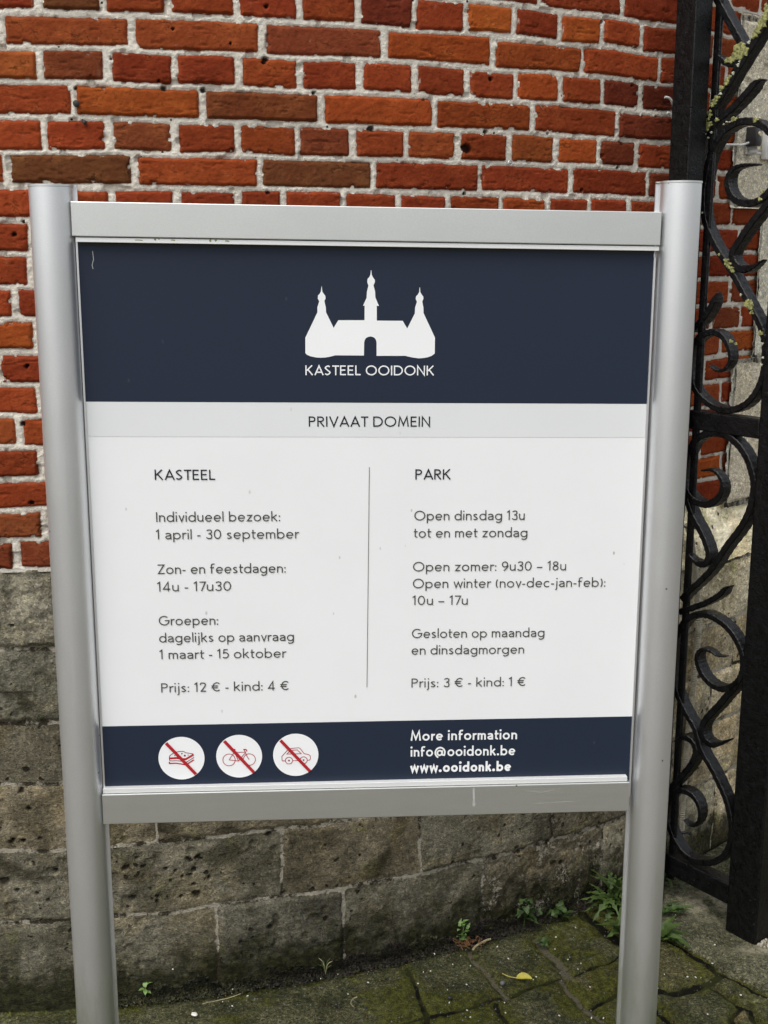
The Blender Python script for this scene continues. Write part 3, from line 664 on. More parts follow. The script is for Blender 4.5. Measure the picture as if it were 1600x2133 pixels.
# ================================================================== LETTERING: a monoline geometric hand
def arc(cx, cy, rx, ry, a0, a1, n=None):
    n = n or max(6, int(abs(a1 - a0) / 11))
    return [(cx + rx * math.cos(math.radians(a0 + (a1 - a0) * i / n)), cy + ry * math.sin(math.radians(a0 + (a1 - a0) * i / n))) for i in range(n + 1)]
def spl(*p, n=7): return [tuple(q)[:2] for q in catmull([(a, b, 0) for a, b in p], n)]
XH = 0.675
def glyph(ch, w):
    k = w / 2; x = XH; A = 1.05; D = -0.30
    ro, rh = 0.325, x / 2
    ring = lambda cx: ('c', arc(cx, rh, ro - k + .01, rh - k + .012, 0, 360, 32)[:-1])
    if ch == ' ': return [], 0.33
    if ch == 'o': return [ring(ro)], 2 * ro
    if ch in 'bp':
        s = [('l', [(k, 0), (k, A)])] if ch == 'b' else [('l', [(k, D), (k, x)])]
        return s + [ring(ro)], 2 * ro
    if ch in 'dq': return [ring(ro), ('l', [(2 * ro - k, 0), (2 * ro - k, A)])], 2 * ro
    if ch == 'a':
        W = 0.53
        return [('l', arc(W * .46, x - .235, W * .54 - k, .235 - k, 152, 0) + [(W - k, 0)]),
                ('l', [(W - k, .41)] + arc(W * .47, .205, W * .47 - k, .205 - k, 90, 270, 14) + spl((W * .6, k + .005), (W - k * 1.2, .15), n=4))], W
    if ch == 'c': return [('l', arc(ro, rh, ro - k, rh - k + .01, 46, 314))], 0.56
    if ch == 'e': return [('l', [(k, rh + .0), (2 * ro - k * 1.05, rh + .0)]), ('l', arc(ro, rh, ro - k, rh - k + .012, 4, 318))], 2 * ro - .02
    if ch == 'f': return [('l', arc(.30, A - .22, .30 - .12 - k + k, .22 - k, 55, 180) + [(.12, 0)]), ('l', [(0, x - k), (.36, x - k)])], 0.38
    if ch == 'g':
        return [ring(ro), ('l', [(2 * ro - k, x), (2 * ro - k, .0)] + arc(ro, .0, ro - k, abs(D) - k, 0, -140))], 2 * ro
    if ch == 'h' or ch == 'n':
        W = .54; r = W / 2 - k
        return [('l', [(k, 0), (k, A if ch == 'h' else x)]), ('l', arc(W / 2, x - k - r, r, r, 180, 0) + [(W - k, 0)])], W
    if ch == 'm':
        W = .47; r = W / 2 - k; W2 = 2 * W - w
        return [('l', [(k, 0), (k, x)]), ('l', arc(W / 2, x - k - r, r, r, 180, 0) + [(W - k, 0)]), ('l', arc(W / 2 + W - w, x - k - r, r, r, 180, 0) + [(W2 - k, 0)])], W2
    if ch == 'r': return [('l', [(k, 0), (k, x)]), ('l', arc(.29, x - k - .24, .29 - k, .24, 180, 72))], 0.37
    if ch == 'u':
        W = .54; r = W / 2 - k
        return [('l', [(k, x)] + arc(W / 2, k + r, r, r, 180, 360)), ('l', [(W - k, x), (W - k, 0)])], W
    if ch in 'il':
        s = [('l', [(k, 0), (k, x if ch == 'i' else A)])]
        if ch == 'i': s.append(('d', (k, x + .26, w * .64)))
        return s, w
    if ch == 'j': return [('l', [(k + .06, x), (k + .06, -.08)] + arc(k - .08, -.10, .14, .17, -10, -85)), ('d', (k + .06, x + .26, w * .64))], w + .07
    if ch == 'k': return [('l', [(k, 0), (k, A)]), ('l', [(.50 - k * .3, x), (k + .05, .34)]), ('l', [(.16 + k, .36 + k * .4), (.53 - k * .3, 0)])], .54
    if ch == 's':
        W = .44
        return [('l', spl((W - k * 1.3, x - .12), (W * .52, x - k), (k * 1.1, x * .755), (W * .45, x * .53), (W - k, x * .265), (W * .47, k), (k * .7, .115)))], W
    if ch == 't': return [('l', [(.13, .93), (.13, .17)] + arc(.13 + .15, .17, .15, .17 - k, 180, 285)), ('l', [(0, x - k), (.36, x - k)])], .38
    if ch == 'v': return [('l', [(k * .9, x), (.27, k * .6), (.54 - k * .9, x)])], .54
    if ch == 'w': return [('l', [(k * .9, x), (.235, k * .8), (.43, x - .04), (.625, k * .8), (.86 - k * .9, x)])], .86
    if ch == 'z': return [('l', [(.04, x - k), (.47, x - k), (.03 + k, k), (.50, k)])], .51
    if ch == 'y': return [('l', [(k, x), (.27, .02)]), ('l', [(.54 - k, x), (.16, D)])], .54
    # capitals
    if ch == 'O': return [('c', arc(.5, .5, .5 - k + .01, .5 - k + .012, 0, 360, 40)[:-1])], 1.0
    if ch == 'D': return [('c', [(k, k), (k, 1 - k), (.32, 1 - k)] + arc(.34, .5, .50 - k, .5 - k, 88, -88) + [(.32, k)])], .84
    if ch == 'I': return [('l', [(k, 0), (k, 1)])], w
    if ch == 'K': return [('l', [(k, 0), (k, 1)]), ('l', [(.64 - k * .4, 1), (k + .06, .46)]), ('l', [(.20 + k, .50 + k * .5), (.68 - k * .4, 0)])], .68
    if ch == 'A': return [('l', [(k * .8, 0), (.42, 1 - k * .9), (.84 - k * .8, 0)]), ('l', [(.17, .30), (.67, .30)])], .84
    if ch == 'S':
        W = .56
        return [('l', spl((W - k * 1.2, .86), (W * .52, 1 - k), (k * 1.1, .755), (W * .45, .53), (W - k, .265), (W * .47, k), (k * .7, .15)))], W
    if ch == 'T': return [('l', [(0, 1 - k), (.62, 1 - k)]), ('l', [(.31, 1 - k * 2), (.31, 0)])], .62
    if ch == 'E': return [('l', [(.52, 1 - k), (k, 1 - k), (k, k), (.54, k)]), ('l', [(w, .52), (.48, .52)])], .55
    if ch == 'L': return [('l', [(k, 1), (k, k), (.50, k)])], .50
    if ch == 'N': return [('l', [(k, 0), (k, 1 - k * .4), (.74 - k, k * .4), (.74 - k, 1)])], .74
    if ch == 'P': return [('l', [(k, 0), (k, 1 - k), (.28, 1 - k)] + arc(.30, .725, .27 - k + .02, .275 - k, 88, -88) + [(w, .45 + k)])], .58
    if ch == 'R': return [('l', [(k, 0), (k, 1 - k), (.28, 1 - k)] + arc(.30, .725, .27 - k + .02, .275 - k, 88, -88) + [(w, .45 + k)]), ('l', [(.26, .45), (.61 - k * .4, 0)])], .61
    if ch == 'V': return [('l', [(k * .8, 1), (.40, k * .6), (.80 - k * .8, 1)])], .80
    if ch == 'M': return [('l', [(k * .9, 0), (.15 + k * .3, 1 - k * .5), (.47, .16), (.79 - k * .3, 1 - k * .5), (.94 - k * .9, 0)])], .94
    if ch == 'Z': return [('l', [(.05, 1 - k), (.62, 1 - k), (.04 + k, k), (.66, k)])], .67
    if ch == 'G': return [('l', arc(.5, .5, .5 - k, .5 - k + .01, 48, 360) + [(.56, .5)])], .96
    # figures
    if ch == '1': return [('l', [(.0, .80), (.20, .97), (.20, 0)])], .30
    if ch == '2': return [('l', spl((.06, .74), (.14, .93), (.29, 1 - k), (.46, .90), (.50, .70), (.38, .45), (.08 + k, k)) + [(.56, k)])], .57
    if ch == '3': return [('l', spl((.07, .86), (.25, 1 - k), (.45, .88), (.45, .66), (.26, .545))), ('l', spl((.22, .545), (.42, .49), (.52 - k + .02, .28), (.42, .08), (.22, k), (.03, .16)))], .53
    if ch == '4': return [('l', [(.60, .24), (.05, .24), (.44, .97), (.44, 0)])], .62
    if ch == '5': return [('l', [(.48, 1 - k), (.15, 1 - k), (.10, .57)] + spl((.10, .57), (.28, .62), (.48, .50), (.51, .29), (.40, .09), (.20, k), (.03, .14)))], .54
    if ch == '7': return [('l', [(.02, 1 - k), (.50, 1 - k), (.16, 0)])], .52
    if ch == '8': return [('c', arc(.28, .74, .215 - k * .4, .25 - k, 0, 360, 24)[:-1]), ('c', arc(.28, .27, .28 - k, .27 - k, 0, 360, 24)[:-1])], .56
    if ch == '9': return [('c', arc(.29, .68, .29 - k, .32 - k, 0, 360, 26)[:-1]), ('l', spl((.58 - k, .68), (.53, .42), (.20, 0)))], .58
    if ch == '0': return [('c', arc(.32, .5, .32 - k, .5 - k, 0, 360, 30)[:-1])], .64
    if ch == '-': return [('l', [(0, .34), (.28, .34)])], .28
    if ch == '\u2013': return [('l', [(0, .34), (.50, .34)])], .50
    if ch == ':': return [('d', (k, w * .62, w * .66)), ('d', (k, .52, w * .66))], w * 1.1
    if ch == '.': return [('d', (k * 1.2, w * .62, w * .70))], w * 1.3
    if ch == '(': return [('l', arc(.52, .43, .46, .66, 138, 222))], .24
    if ch == ')': return [('l', arc(-.28, .43, .46, .66, 42, -42))], .24
    if ch == '\u20ac': return [('l', arc(.47, .5, .40 - k, .5 - k, 48, 312)), ('l', [(0, .60), (.58, .60)]), ('l', [(0, .40), (.54, .40)])], .74
    if ch == '@':
        return [('l', arc(.56, .33, .52 - k, .60 - k, -35, 0, 4) + arc(.56, .36, .54 - k, .60 - k, 8, 248)),
                ('c', arc(.52, .33, .22, .24, 0, 360, 20)[:-1]), ('l', [(.76, .60), (.76, .14), (.90, .09)])], 1.14
    raise KeyError(ch)
def strip(pts, w, closed=False):
    """mitred ribbon along a polyline -> verts, faces (2D)"""
    p = [Vector((a, b)) for a, b in pts]
    q = [p[0]]
    for a in p[1:]:
        if (a - q[-1]).length > 1e-5: q.append(a)
    p = q; n = len(p); L = []; R = []
    for i in range(n):
        if closed: d0 = (p[i] - p[i - 1]).normalized(); d1 = (p[(i + 1) % n] - p[i]).normalized()
        else:
            d0 = (p[i] - p[i - 1]).normalized() if i else (p[1] - p[0]).normalized()
            d1 = (p[i + 1] - p[i]).normalized() if i < n - 1 else d0
        n0 = Vector((-d0.y, d0.x)); n1 = Vector((-d1.y, d1.x)); mm = n0 + n1
        if mm.length < 1e-4: mm = n0
        mm.normalize(); s = min(1.0 / max(mm.dot(n0), 0.30), 2.6)
        L.append(p[i] + mm * w / 2 * s); R.append(p[i] - mm * w / 2 * s)
    vs = [v for ab in zip(L, R) for v in ab]; fs = []
    for i in range(n if closed else n - 1):
        j = (i + 1) % n; fs.append((2 * i, 2 * i + 1, 2 * j + 1, 2 * j))
    return vs, fs
GAP = 0.135
def text_strokes(txt, w, gap=GAP):
    x = 0; out = []
    for ch in txt:
        st, W = glyph(ch, w)
        if ch == ' ': x += W; continue
        for kind, d in st:
            if kind == 'd': out.append(('d', (d[0] + x, d[1], d[2])))
            else: out.append((kind, [(a + x, b) for a, b in d]))
        x += W + gap * (0.55 if ch in 'vwrtTVA7' else 1.0)
    return out, x - gap

# ================================================================== THE SIGN
PSI, SK = math.radians(5.0), 0.0135
HX, HY = math.cos(PSI), math.sin(PSI)
_d = ray(765, 1066); SP = _d * (1.90 / _d.y)
def sloc(px, py):
    """photograph pixel -> (X, Z) on the sign's face"""
    d = ray(px, py); n = Vector((HY, -HX, 0)); X = d * (SP.dot(n) / d.dot(n)) - SP
    x = X.x * HX + X.y * HY
    return x, X.z + SK * x
SIGN_Z = HC + SP.z
sign = empty('information_sign', (SP.x, SP.y, 0), PSI)
tag(sign, 'visitor information sign with navy and white panel in an aluminium frame on two round posts', 'sign')
def W3(x, y, z): return Vector((x, y, SIGN_Z + z - SK * x))     # the frame hangs slightly out of level
def sbox(mb, x0, x1, y0, y1, z0, z1, mi=0): mb.box((x0, y0, z0), (x1, y1, z1), mi, W3)
def post(cx, top, side):
    mb = MB(); z0 = -0.02; seg = 40; r = 0.0322; zt = SIGN_Z + top - SK * cx
    prof = [(cx + r * math.cos(math.pi + math.pi * i / seg), 0.004 + 0.034 * math.sin(math.pi + math.pi * i / seg)) for i in range(seg + 1)]
    # straight flanks to the back, with a slot on the inner side
    inner = cx + side * r
    back = [(cx + r, 0.0085), (cx + r - 0.005, 0.0125), (cx - r + 0.005, 0.0125), (cx - r, 0.0085)]
    prof += back; n = len(prof)
    vs = [(x, y, z0) for x, y in prof] + [(x, y, zt) for x, y in prof]
    fs = [(i, (i + 1) % n, n + (i + 1) % n, n + i) for i in range(n)] + [tuple(range(n - 1, -1, -1)), tuple(range(n, 2 * n))]
    mb.add(vs, fs)
    # rear lip of the slot
    xa, xb = sorted((inner - side * 0.004, inner + side * 0.0048))
    mb.box((xa, 0.0088, z0), (xb, 0.0122, zt - 0.0006))
    o = mb.build('post', M['alu'], sign, smooth=True, bevel=0.0)
    # end cap
    cb = MB(); pr = [(cx + (x - cx) * 1.03, y * 1.02) for x, y in prof]
    if True:
        vs = [(x, y, zt + 0.0004) for x, y in pr] + [(x, y, zt + 0.0034) for x, y in pr]
        cb.add(vs, fs)
        cb.box((xa, 0.006, zt + 0.0006), (xb, 0.0126, zt + 0.0030))
    cb.build('cap', M['alu_rail'], o)
    return o
post(-0.4672, 0.4912, 1); post(0.4848, 0.5145, -1)
# rails
mb = MB(); sbox(mb, -0.4372, 0.4520, -0.0150, 0.022, 0.4209, 0.4712); tr = mb.build('rail', M['alu_rail'], sign, smooth=False, bevel=0.0012)
mb = MB(); sbox(mb, -0.4325, 0.4515, -0.0120, 0.010, 0.4128, 0.4196); mb.build('lip', M['alu_lip'], tr, smooth=False, bevel=0.0006)
mb = MB(); sbox(mb, -0.4358, 0.4449, -0.0130, 0.022, -0.5209, -0.4682); br_ = mb.build('rail', M['alu_rail'], sign, smooth=False, bevel=0.0012)
mb = MB(); sbox(mb, -0.4340, 0.4410, -0.0100, 0.010, -0.4675, -0.4592); mb.build('lip', M['alu_lip'], br_, smooth=False, bevel=0.0006)
# runs and scratches on the lower rail
def flat(name, polys, mat, parent, y, mi=None):
    vs, fs = [], []
    for poly in polys:
        b = len(vs); vs += [W3(a, y, c) for a, c in poly]; fs.append(tuple(range(b, b + len(poly))))
    o = mesh_obj(name, vs, fs, mat, parent)
    bm = bmesh.new(); bm.from_mesh(o.data)
    for f in bm.faces:
        f.normal_update()
        if f.normal.y > 0: f.normal_flip()
    bm.to_mesh(o.data); bm.free()
    return o
M['algae'] = simple_mat('green_algae', (0.26, 0.27, 0.12), 0.8, var=0.3)
M['run'] = simple_mat('dried_run', (0.36, 0.36, 0.34), 0.6, 0.0, var=0.15)
def pxp(pts): return [sloc(*q) for q in pts]
flat('drip_mark', [pxp([(982, 1634), (986, 1634), (987, 1662), (988, 1668), (985.5, 1673), (982.5, 1672), (981, 1667), (982.5, 1660)])], M['run'], br_, -0.0133)
for pl in ([(1098, 1640), (1125, 1643), (1158, 1636)], [(1112, 1667), (1150, 1664), (1190, 1662)]):
    v, f = strip(pxp(pl), 0.0008); vs = [W3(a, -0.0134, b) for a, b in v]
    mesh_obj('scratch', vs, [t[::-1] for t in f], M['run'], br_)
for i, (x, y, l, w_) in enumerate(((284, 493, 12, .0022), (291, 500, 16, .0010), (325, 497, 3, .004), (333, 497, 3, .004), (362, 500, 8, .0016), (439, 500, 4, .0035), (450, 501, 3, .004), (474, 502, 8, .0020), (410, 495, 20, .0006))):
    v, f = strip(pxp([(x - l / 2, y), (x, y + (i % 3) - 1), (x + l / 2, y + 1)]), w_); mesh_obj('algae_mark', [W3(a, -0.0123, b) for a, b in v], [q[::-1] for q in f], M['algae'], tr)
# panel
X0, X1, ZT, ZB = -0.4345, 0.4478, 0.4300, -0.4720
mb = MB(); sbox(mb, X0, X1, 0.0, 0.005, ZB, ZT); panel = mb.build('panel', M['white'], sign)
def band(name, z0, z1, mat, y=-0.0004): return flat(name, [[(X0 + .001, z0), (X1 - .001, z0), (X1 - .001, z1), (X0 + .001, z1)]], mat, panel, y)
band('header_band', 0.1742, 0.4300 - 0.001, M['navy']); band('title_band', 0.1203, 0.1740, M['grey']); band('footer_band', ZB + 0.001, -0.3546, M['navy'])
for xs, zl in (((-0.4345, -0.4316), (-0.464, 0.4195)), ((0.4470, 0.4500), (-0.500, 0.4030))):
    mb = MB(); sbox(mb, xs[0], xs[1], -0.0022, 0.006, zl[0], zl[1]); mb.build('edge_trim', M['alu'], sign)
for q in ((-0.4320, 0.4470, 0.4086, 0.4200),):
    mb = MB(); sbox(mb, q[0], q[1], -0.0018, 0.0000, q[2], q[3]); mb.build('shade_strip', M['shadow_gap'], sign)  # dark strip standing in for the lip's shade on the panel
def lettering(txt, x0, y0, x1, y1, cap, w, mat, gap=GAP, y=-0.0009):
    (a, za), (b, zb) = sloc(x0, y0), sloc(x1, y1)
    st, Wd = text_strokes(txt, w, gap); sx = (b - a) / Wd; vs, fs = [], []
    for i, (kind, d) in enumerate(st):
        if kind == 'd':
            cx, cy, r = d; v = [(cx + r * math.cos(t * math.pi / 9) * cap / sx, cy + r * math.sin(t * math.pi / 9)) for t in range(18)]; f = [tuple(range(18))]
        else: 
            v, f = strip([(p * sx / cap, q) for p, q in d], w, kind == 'c'); v = [(p.x * cap / sx, p.y) for p in v]
        yy = y - 0.00006 * (i % 4); base = len(vs)
        for p, q in v:
            X = a + p * sx; vs.append(W3(X, yy, za + (zb - za) * (X - a) / (b - a) + q * cap))
        fs += [tuple(base + t for t in ff) for ff in f]
    o = mesh_obj('lettering', vs, fs, mat, panel)
    bm = bmesh.new(); bm.from_mesh(o.data)
    for f in bm.faces:
        f.normal_update()
        if f.normal.y > 0: f.normal_flip()
    bm.to_mesh(o.data); bm.free()
    return o
CB = 20.4 / 21.0 * 0.0160          # cap height of the body text (m)
def caph(px, ybase, hp): return sloc(px, ybase - hp)[1] - sloc(px, ybase)[1]
CB = caph(325, 1087, 20.4)
K1 = 0.114
for t, x0, y0, x1, y1 in (
        ('Individueel bezoek:', 325.6, 1086.9, 583.8, 1085.3), ('1 april - 30 september', 325.6, 1123.4, 621.9, 1121.3), ('Zon- en feestdagen:', 328, 1195.6, 595.3, 1192.5),
        ('14u - 17u30', 328, 1232, 481.9, 1230), ('Groepen:', 331, 1302.5, 454.7, 1301), ('dagelijks op aanvraag', 332, 1338, 612.5, 1334.7),
        ('1 maart - 15 oktober', 333, 1372.8, 595.3, 1369.4), ('Prijs: 12 \u20ac - kind: 4 \u20ac', 336, 1442.2, 601.6, 1436.9),
        ('Open dinsdag 13u', 863.1, 1083.8, 1092.8, 1082.8), ('tot en met zondag', 861.9, 1119.7, 1098.4, 1118.4), ('Open zomer: 9u30 \u2013 18u', 860.3, 1190, 1179, 1187.8),
        ('Open winter (nov-dec-jan-feb):', 860, 1225, 1260.9, 1221.9), ('10u \u2013 17u', 859.4, 1260, 974.4, 1259.4), ('Gesloten op maandag', 857.8, 1329, 1133.8, 1326.3),
        ('en dinsdagmorgen', 857.2, 1363.4, 1091.6, 1361), ('Prijs: 3 \u20ac - kind: 1 \u20ac', 856.9, 1431.9, 1094.4, 1428.4)):
    lettering(t, x0, y0, x1, y1, CB, K1, M['ink_grey'])
lettering('KASTEEL', 322.5, 999.4, 448.4, 999.4, caph(385, 999, 21.4), 0.128, M['ink'])
lettering('PARK', 865, 998.8, 938.4, 998.4, caph(900, 999, 21.4), 0.128, M['ink'])
lettering('PRIVAAT DOMEIN', 643.1, 888.6, 896, 888.6, caph(770, 888, 21.4), 0.130, M['ink'])
lettering('KASTEEL OOIDONK', 636.1, 781.2, 903.9, 781.8, caph(770, 781, 20.3), 0.130, M['ink_white'])
lettering('More information', 855.4, 1542.6, 1076.9, 1539.3, caph(960, 1540, 20.4), 0.165, M['ink_white'])
lettering('info@ooidonk.be', 855.4, 1575.6, 1072.7, 1572.3, caph(960, 1573, 20.2), 0.160, M['ink_white'])
lettering('www.ooidonk.be', 854.3, 1608.5, 1063.9, 1605.3, caph(960, 1606, 20.2), 0.205, M['ink_white'])
v, f = strip([sloc(769.4, 972.8), sloc(764.4, 1431)], 0.00085)
flat('divider_line', [[tuple(v[i]) for i in (0, 1, 3, 2)]], M['ink_grey'], panel, -0.0009)
# emblem: white silhouette of a gatehouse with three onion-domed turrets
Z3 = [(170, 768), (288, 520), (288, 470), (306, 412), (292, 385), (294, 356), (310, 338), (322, 318), (328, 266), (331, 266), (336, 318), (350, 338), (366, 358), (368, 385), (356, 408), (370, 470), (373, 520),
      (447, 672), (493, 597), (750, 597), (751, 455), (735, 455), (770, 378), (773, 320), (788, 258), (776, 222), (780, 192), (796, 176), (808, 150), (812, 108), (817, 108), (820, 150), (832, 176), (850, 200), (852, 222), (838, 256),
      (853, 315), (856, 374), (890, 456), (870, 456), (870, 601), (1124, 603), (1168, 678), (1243, 530), (1246, 470), (1264, 416), (1251, 388), (1255, 362), (1272, 346), (1286, 322), (1289, 276), (1293, 276), (1297, 322), (1310, 346), (1326, 366), (1327, 388), (1315, 414),
      (1327, 470), (1328, 526), (1440, 768), (1438, 922), (1410, 945), (1370, 960), (1320, 968), (1280, 970), (1230, 964), (1185, 955), (1150, 946), (868, 946), (868, 815), (862, 790), (850, 772), (832, 761), (808, 756), (784, 761), (764, 772), (752, 790), (746, 815), (744, 943), (462, 941), (420, 953), (370, 962), (320, 965), (270, 961), (220, 950), (185, 935), (170, 918)]
flat('emblem', [pxp([(600 + a * .2125, 540 + b * .2125) for a, b in Z3])], M['ink_white'], panel, -0.0009)
# pictograms
def pictogram(cx, cy, rx, ry, lines, dots, slash, label):
    c = sloc(cx, cy); R = (sloc(cx + rx, cy)[0] - sloc(cx - rx, cy)[0]) / 2
    disc = [(c[0] + R * math.cos(i * math.pi / 24), c[1] + R * math.sin(i * math.pi / 24)) for i in range(48)]
    o = flat('pictogram', [disc], M['ink_white'], panel, -0.0009); o['label'] = label
    vs, fs, ms = [], [], []
    def ins(v2, f2, y, mi):
        b = len(vs); vs.extend(W3(p[0], y, p[1]) for p in v2); fs.extend(tuple(b + t for t in ff) for ff in f2); ms.extend([mi] * len(f2))
    for i, (pl, wd, closed, mi) in enumerate(lines):
        v2, f2 = strip(pxp(pl), wd, closed); ins(v2, f2, -0.0013 - 0.00005 * i, mi)
    for i, (x, y, r) in enumerate(dots):
        q = sloc(x, y); ins([(q[0] + r * math.cos(t * math.pi / 7), q[1] + r * math.sin(t * math.pi / 7)) for t in range(14)], [tuple(range(14))], -0.0013, 1)
    v2, f2 = strip(pxp(slash), 0.0052); ins(v2, f2, -0.0021, 0)
    # orient
    me = bpy.data.meshes.new('pictogram_ink'); tmp = mesh_obj('crossed_drawing', vs, fs, [M['ink_red'], M['ink_maroon']], panel, midx=ms)
    bm = bmesh.new(); bm.from_mesh(tmp.data)
    for f in bm.faces:
        f.normal_update()
        if f.normal.y > 0: f.normal_flip()
    bm.to_mesh(tmp.data); bm.free()
za = lambda p: [(320 + x / 13.333, 1520 + y / 13.333) for x, y in p]
zb_ = lambda p: [(440 + x / 6.667, 1520 + y / 6.667) for x, y in p]
def circ(x, y, rx, ry, a0=0, a1=360, n=22): return [(x + rx * math.cos(math.radians(a0 + (a1 - a0) * i / n)), y - ry * math.sin(math.radians(a0 + (a1 - a0) * i / n))) for i in range(n + (0 if a1 - a0 == 360 else 1))]
t1, t2, t3 = 0.0011, 0.0020, 0.0016
pictogram(378.2, 1579, 48, 44.5, [
    (za([(440, 770), (445, 725), (500, 675), (600, 625), (690, 600), (800, 592), (840, 598), (890, 630), (1110, 665)]), t1, False, 1),
    (za([(448, 790), (560, 782), (640, 778), (760, 795), (830, 810), (900, 808), (1112, 680)]), 0.0033, False, 0),
    (za([(440, 770), (442, 840), (480, 858), (640, 850), (800, 870), (900, 900), (1125, 760)]), t1, False, 1),
    (za([(440, 880), (445, 930), (620, 920), (760, 940), (880, 965), (960, 930), (1120, 825)]), t2, False, 0)],
    [(345 + 34, 1569.3, .0012), (320 + 868 / 13.333, 1520 + 712 / 13.333, .0017), (320 + 590 / 13.333, 1520 + 712 / 13.333, .0009), (320 + 960 / 13.333, 1520 + 696 / 13.333, .0009)],
    za([(345, 360), (1180, 1225)]), 'white disc with a crossed out sandwich')
pictogram(498.3, 1574.9, 47.8, 44.3, [
    (zb_(circ(248, 415, 86, 82)), t1, True, 0), (zb_(circ(530, 410, 84, 80)), t1, True, 0),
    (zb_([(248, 415), (320, 310), (470, 308)]), t1, False, 0), (zb_([(248, 415), (378, 430), (470, 320)]), t1, False, 0),
    (zb_([(312, 275), (378, 430)]), t1, False, 0), (zb_([(295, 272), (335, 270)]), t2, False, 0),
    (zb_([(445, 270), (480, 268), (493, 280), (488, 296)]), t3, False, 0), (zb_([(458, 275), (500, 370), (528, 410)]), t1, False, 0)],
    [], zb_([(180, 150), (595, 588)]), 'white disc with a crossed out bicycle')
pictogram(616.2, 1572, 47.2, 44.0, [
    (zb_([(1030, 430), (985, 428), (980, 370), (1000, 345), (1060, 280), (1100, 258), (1215, 246), (1240, 262), (1290, 328), (1355, 342), (1376, 360), (1378, 400), (1362, 420), (1330, 420)]), t1, False, 0),
    (zb_([(1130, 425), (1235, 424)]), t1, False, 0),
    (zb_([(1050, 334), (1100, 282), (1195, 276), (1250, 328)]), t1, True, 0), (zb_(circ(1080, 424, 50, 47)), t1, True, 0), (zb_(circ(1283, 418, 50, 47)), t1, True, 0)],
    [(440 + 1080 / 6.667, 1520 + 424 / 6.667, .0015), (440 + 1283 / 6.667, 1520 + 418 / 6.667, .0015)], zb_([(962, 142), (1370, 570)]), 'white disc with a crossed out car')
# old scuff on the navy header
v, f = strip(pxp([(193, 523), (195, 540), (192, 552), (194, 560)]), 0.0010)
mesh_obj('scuff', [W3(a, -0.0008, b) for a, b in v], [t[::-1] for t in f], M['run'], panel)

# ================================================================== IRONWORK
GB = on_ground(1573, 1968)                         # near corner of the standing post
GV = Vector((-0.60507, 0.79617, 0)); GN = Vector((-0.79617, -0.60507, 0))     # along the panel; towards the viewer
def gate_uz(px, py):
    d = ray(px, py); o = Vector((0, 0, HC)); s = (GB - o).dot(GN) / d.dot(GN); X = o + d * s
    return (X - GB).dot(GV), X.z
gate = empty('iron_gate', GB, 0)
tag(gate, 'black wrought iron gate panel of lichen spotted scrolls between square bars', 'gate')
def G3(u, n, z): return Vector((GV.x * u + GN.x * n, GV.y * u + GN.y * n, z))
def gbox(mb, u0, u1, n0, n1, z0, z1): mb.box((u0, n0, z0), (u1, n1, z1), 0, G3)
mb = MB(); gbox(mb, 0.0, 0.092, -0.092, 0.0, -0.02, 2.75); mb.build('standing_post', M['iron'], gate, smooth=False, bevel=0.004)
for z0, z1 in ((1.270, 1.3165), (0.069, 0.125)):
    mb = MB(); gbox(mb, 0.0905, 0.302, -0.042, -0.0005, z0, z1); mb.build('rail', M['iron'], gate, smooth=False, bevel=0.003)
mb = MB(); gbox(mb, 0.268, 0.288, -0.012, -0.003, 0.055, 2.75); mb.build('stile', M['iron'], gate, smooth=False, bevel=0.003)
def scroll(pts, t0, t1, tm=None, depth=0.034, curl=True, n=7):
    """flat bar on edge following a traced line; t0/t1 thickness at the ends, tm in the middle"""
    P = [Vector((*gate_uz(*q), 0)) for q in pts]; C = catmull(P, n); N = len(C); mb = MB(); vs = []; tm = (tm or max(t0, t1)) * 1.08
    for i, c in enumerate(C):
        t = (C[min(i + 1, N - 1)] - C[max(i - 1, 0)]).normalized(); nn = Vector((-t.y, t.x, 0)); s = i / (N - 1)
        th = (t0 + (tm - t0) * min(1, s / 0.22)) if s < .5 else (t1 + (tm - t1) * min(1, (1 - s) / 0.22))
        dd = depth * (0.45 + 0.55 * min(1, th / tm * 1.1))
        wob = 0.0006 * math.sin(i * 1.7 + len(pts))
        a, b = c + nn * (th / 2 + wob), c - nn * (th / 2 - wob)
        vs += [G3(a.x, -0.002, a.y), G3(b.x, -0.002, b.y), G3(b.x, -0.002 - dd, b.y), G3(a.x, -0.002 - dd, a.y)]
    fs = []
    for i in range(N - 1):
        for k in range(4): fs.append((i * 4 + k, i * 4 + (k + 1) % 4, i * 4 + 4 + (k + 1) % 4, i * 4 + 4 + k))
    fs += [(3, 2, 1, 0), tuple((N - 1) * 4 + k for k in range(4))]
    mb.add(vs, fs)
    return mb.build('scroll', M['iron'], gate, smooth=True, bevel=0.0022, segs=1)
T = 0.0160
